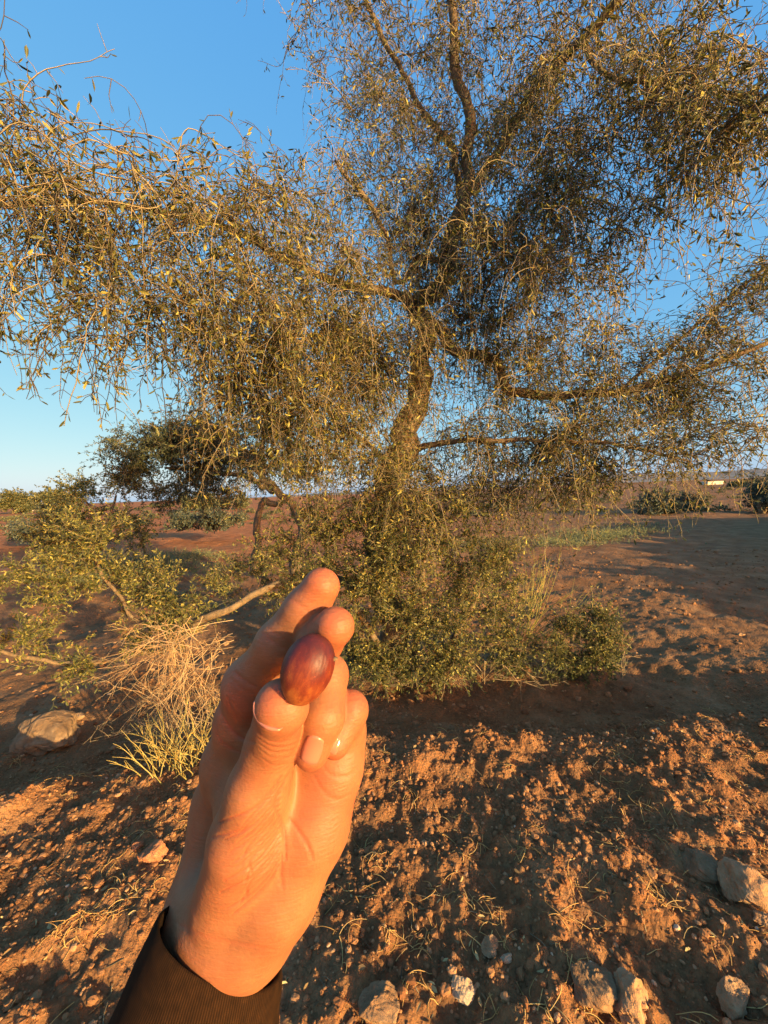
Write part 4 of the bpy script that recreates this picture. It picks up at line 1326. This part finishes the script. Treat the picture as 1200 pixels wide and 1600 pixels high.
    wd = np.interp(adeg, [150, 175, 215, 255, 290], [.5, 4, 7.5, 8, .5])
    dz = np.interp(adeg, [150, 200, 240, 290], [.1310, .1280, .1245, .1240])
    def arc(r_, d_): return np.stack([C3(438 + a_ * math.cos(t_), 1102 - a_ * math.sin(t_), q_) for a_, t_, q_ in zip(r_, an, d_)])
    rows = [arc(rd, dz), arc(rd - wd * .5, dz - .0003), arc(rd - wd, dz + .0006), arc(rd - wd - 4, dz + .004), arc(rd - 12, dz + .012), arc(rd - 5, dz + .010), arc(rd, dz + .0015)]
    tp = np.clip(np.minimum(np.arange(30), 29 - np.arange(30)) / 5, .02, 1)[:, None]; mid = arc(rd - 5, dz + .003)
    rows = [mid + (r_ - mid) * tp for r_ in rows]
    v = np.stack(rows); n, k, _ = v.shape
    idx = np.arange(n * k).reshape(n, k); nx = np.roll(idx, -1, 0)
    q = np.stack([idx[:, :-1], nx[:, :-1], nx[:, 1:], idx[:, 1:]], -1).reshape(-1, 4)
    mb = MB(); mb.add(cam2world(v.reshape(-1, 3)), q)
    mb.build("fingernail", mn, hand)

    # ---- knitted cuff and sleeve
    ax0 = C3(340, 1490, .170); ax1 = C3(292, 1680, .164)
    A = nrm(ax1 - ax0); X = nrm(np.cross(A, np.array([0, 0, 1.0]))); 
    if X[0] < 0: X = -X
    Y = nrm(np.cross(A, X))
    if Y[2] < 0: Y = -Y          # towards the viewer
    ns = 160
    th = np.arange(ns) * 2 * math.pi / ns
    rings = []
    def ring(s, rx, ry, tilt, wob):
        c = ax0 + A * (s - .004)
        off = tilt * np.cos(th) - .0075 * np.sin(th)
        w_ = wob * (np.sin(th * 3 + s * 300) * .5 + np.sin(th * 2 + 1 + s * 120))
        return c + np.outer((rx + w_) * np.cos(th), X) + np.outer((ry + w_) * np.sin(th), Y) + np.outer(off, A)
    TL = .0060
    prof = [(.034, .0225, .0190), (.012, .0255, .0212), (.003, .0265, .0226), (.000, .0270, .0232), (-.0012, .0280, .0241), (0, .0290, .0251), (.003, .0299, .0261), (.008, .0309, .0270), (.016, .0326, .0272), (.024, .0345, .0305), (.034, .0362, .0320), (.046, .0385, .0340), (.060, .0410, .0365), (.080, .0430, .0385)]
    for i, (s, rx, ry) in enumerate(prof):
        rings.append(ring(s, rx, ry, TL, .0005 if i > 4 else .0003))
    v = np.stack(rings); n = len(rings)
    idx = np.arange(n * ns).reshape(n, ns)
    a = idx[:-1]; b_ = idx[1:]
    q = np.stack([a, b_, np.roll(b_, -1, 1), np.roll(a, -1, 1)], -1).reshape(-1, 4)
    mb = MB(); mb.add(cam2world(v.reshape(-1, 3)), q)
    mk, nt, p = mat_new("brown_knit")
    sl = mb.build("sleeve", mk, hand)
    uv = sl.data.uv_layers.new(name="uv")
    me = sl.data
    vi = np.zeros(len(me.loops), np.int32); me.loops.foreach_get('vertex_index', vi)
    uu = (vi % ns) / ns; rr_ = vi // ns
    pidx = np.repeat(np.arange(len(me.polygons)), 4)
    wrapq = (vi.reshape(-1, 4) % ns); wrp = (wrapq.max(1) == ns - 1) & (wrapq.min(1) == 0)
    uu = np.where(np.repeat(wrp, 4) & (uu < .5), uu + 1, uu)
    ss = np.array([x[0] for x in prof])[rr_]
    me.uv_layers[0].data.foreach_set('uv', np.stack([uu, ss * 5], -1).astype(np.float32).ravel())
    uvn = nd(nt, 'ShaderNodeUVMap', uv_map="uv")
    w1 = nd(nt, 'ShaderNodeTexWave', Scale=62, Distortion=.6, Detail=1, bands_direction='X'); 
    w1.inputs['Detail Scale'].default_value = 3
    nt.links.new(uvn.outputs[0], w1.inputs['Vector'])
    n1 = nd(nt, 'ShaderNodeTexNoise', Scale=260, Detail=5); nt.links.new(objcoord(nt), n1.inputs['Vector'])
    r = ramp(nt, [(.2, (.013, .0055, .002)), (.8, (.030, .0135, .0055))]); nt.links.new(w1.outputs['Fac'], r.inputs[0])
    r2 = ramp(nt, [(.35, (.7, .7, .7)), (.7, (1.3, 1.3, 1.3)), (.80, (3, 3, 2.8))]); nt.links.new(n1.outputs[0], r2.inputs[0])
    mx = nd(nt, 'ShaderNodeMix', data_type='RGBA', blend_type='MULTIPLY'); mx.inputs[0].default_value = .8
    nt.links.new(r.outputs[0], mx.inputs[6]); nt.links.new(r2.outputs[0], mx.inputs[7]); nt.links.new(mx.outputs[2], p.inputs['Base Color'])
    p.inputs['Roughness'].default_value = .95; p.inputs['Sheen Weight'].default_value = .0; p.inputs['Specular IOR Level'].default_value = .1
    b1 = nd(nt, 'ShaderNodeBump', Strength=.25, Distance=.0005); nt.links.new(w1.outputs['Fac'], b1.inputs['Height'])
    b2 = nd(nt, 'ShaderNodeBump', Strength=.4, Distance=.0005); nt.links.new(n1.outputs[0], b2.inputs['Height']); nt.links.new(b1.outputs[0], b2.inputs['Normal'])
    nt.links.new(b2.outputs[0], p.inputs['Normal'])

    # ---- the fruit
    c = C3(480.5, 1045, .1295)
    e0 = C3(502, 990, .132); e1 = C3(460, 1100, .127)
    Ax = nrm(e0 - e1); Bx = nrm(np.cross(Ax, -c)); Cx = np.cross(Ax, Bx)
    v, q = uvball(40, 40)
    la = np.linalg.norm(e0 - e1) * .5; lb_ = 40 / F * .1295
    t = v[:, 0]
    prof_ = np.sqrt(np.maximum(0, 1 - t ** 2))
    fat = 1 + .05 * t - .03 * t * t
    pv = np.stack([t * la * .985, v[:, 1] * lb_ * fat, v[:, 2] * lb_ * .95 * fat], -1)
    pv *= (1 + .035 * fbm(v[:, 0] * 1.5 + 3, v[:, 1] * 1.7 + v[:, 2] * 1.3, 2, 4) + .012 * fbm(v[:, 0] * 3 + 9, v[:, 1] * 9 + v[:, 2] * 7, 3, 8))[:, None]
    rot = np.stack([cam2world(np.stack([np.zeros(3), v_]))[1] - CAMP for v_ in (Ax, Bx, Cx)], 1)
    org = cam2world(c[None])[0]
    mf, nt, p = mat_new("fruit_skin")
    # local frame so that the colour runs along the fruit
    mb = MB(); mb.add(pv, q, 0, (t * .5 + .5))
    fr = mb.build("fruit", mf)
    fr.matrix_world = Matrix.Translation(Vector(org)) @ Matrix(rot.tolist()).to_4x4()
    tag(fr, "oval dark red date-like fruit pinched between thumb and middle finger", "fruit")
    at = nd(nt, 'ShaderNodeAttribute', attribute_name='rnd')
    mpf = nd(nt, 'ShaderNodeMapping'); mpf.inputs['Scale'].default_value = (.45, 1, 1); nt.links.new(objcoord(nt), mpf.inputs[0])
    n1 = nd(nt, 'ShaderNodeTexNoise', Scale=330, Detail=7, Roughness=.7); nt.links.new(mpf.outputs[0], n1.inputs['Vector'])
    n2 = nd(nt, 'ShaderNodeTexNoise', Scale=1500, Detail=3); nt.links.new(objcoord(nt), n2.inputs['Vector'])
    ad = nd(nt, 'ShaderNodeMath', operation='MULTIPLY_ADD'); ad.inputs[1].default_value = 1.7; ad.inputs[2].default_value = -.87
    nt.links.new(n1.outputs[0], ad.inputs[0])
    a2 = nd(nt, 'ShaderNodeMath', operation='ADD'); nt.links.new(at.outputs['Fac'], a2.inputs[0]); nt.links.new(ad.outputs[0], a2.inputs[1])
    r = ramp(nt, [(.0, (.27, .080, .022)), (.28, (.17, .034, .013)), (.55, (.11, .017, .012)), (.9, (.062, .013, .014))]); nt.links.new(a2.outputs[0], r.inputs[0])
    sp = ramp(nt, [(.66, (1, 1, 1)), (.70, (2.2, 2.0, 1.8))]); nt.links.new(n2.outputs[0], sp.inputs[0])
    mx = nd(nt, 'ShaderNodeMix', data_type='RGBA', blend_type='MULTIPLY'); mx.inputs[0].default_value = .7
    nt.links.new(r.outputs[0], mx.inputs[6]); nt.links.new(sp.outputs[0], mx.inputs[7]); nt.links.new(mx.outputs[2], p.inputs['Base Color'])
    p.inputs['Roughness'].default_value = .46; p.inputs['Specular IOR Level'].default_value = .28
    p.inputs['Subsurface Weight'].default_value = .1; p.inputs['Subsurface Scale'].default_value = .002
    b1 = nd(nt, 'ShaderNodeBump', Strength=.3, Distance=.0006); nt.links.new(n1.outputs[0], b1.inputs['Height']); nt.links.new(b1.outputs[0], p.inputs['Normal'])
    # its little stalk scar
    s0 = np.array([(C3(522, 1030, .1290) - c) @ a_ for a_ in (Ax, Bx, Cx)]); o0 = nrm(s0)
    mb = MB(); tubes(mb, np.array([[s0 - o0 * .001, s0, s0 + o0 * .0008, s0 + o0 * .0013]]), np.array([[.0007, .0008, .0007, .0002]]), 8)
    sc_ = mb.build("stalk_scar", M_BARK); sc_.parent = fr


make_hand()
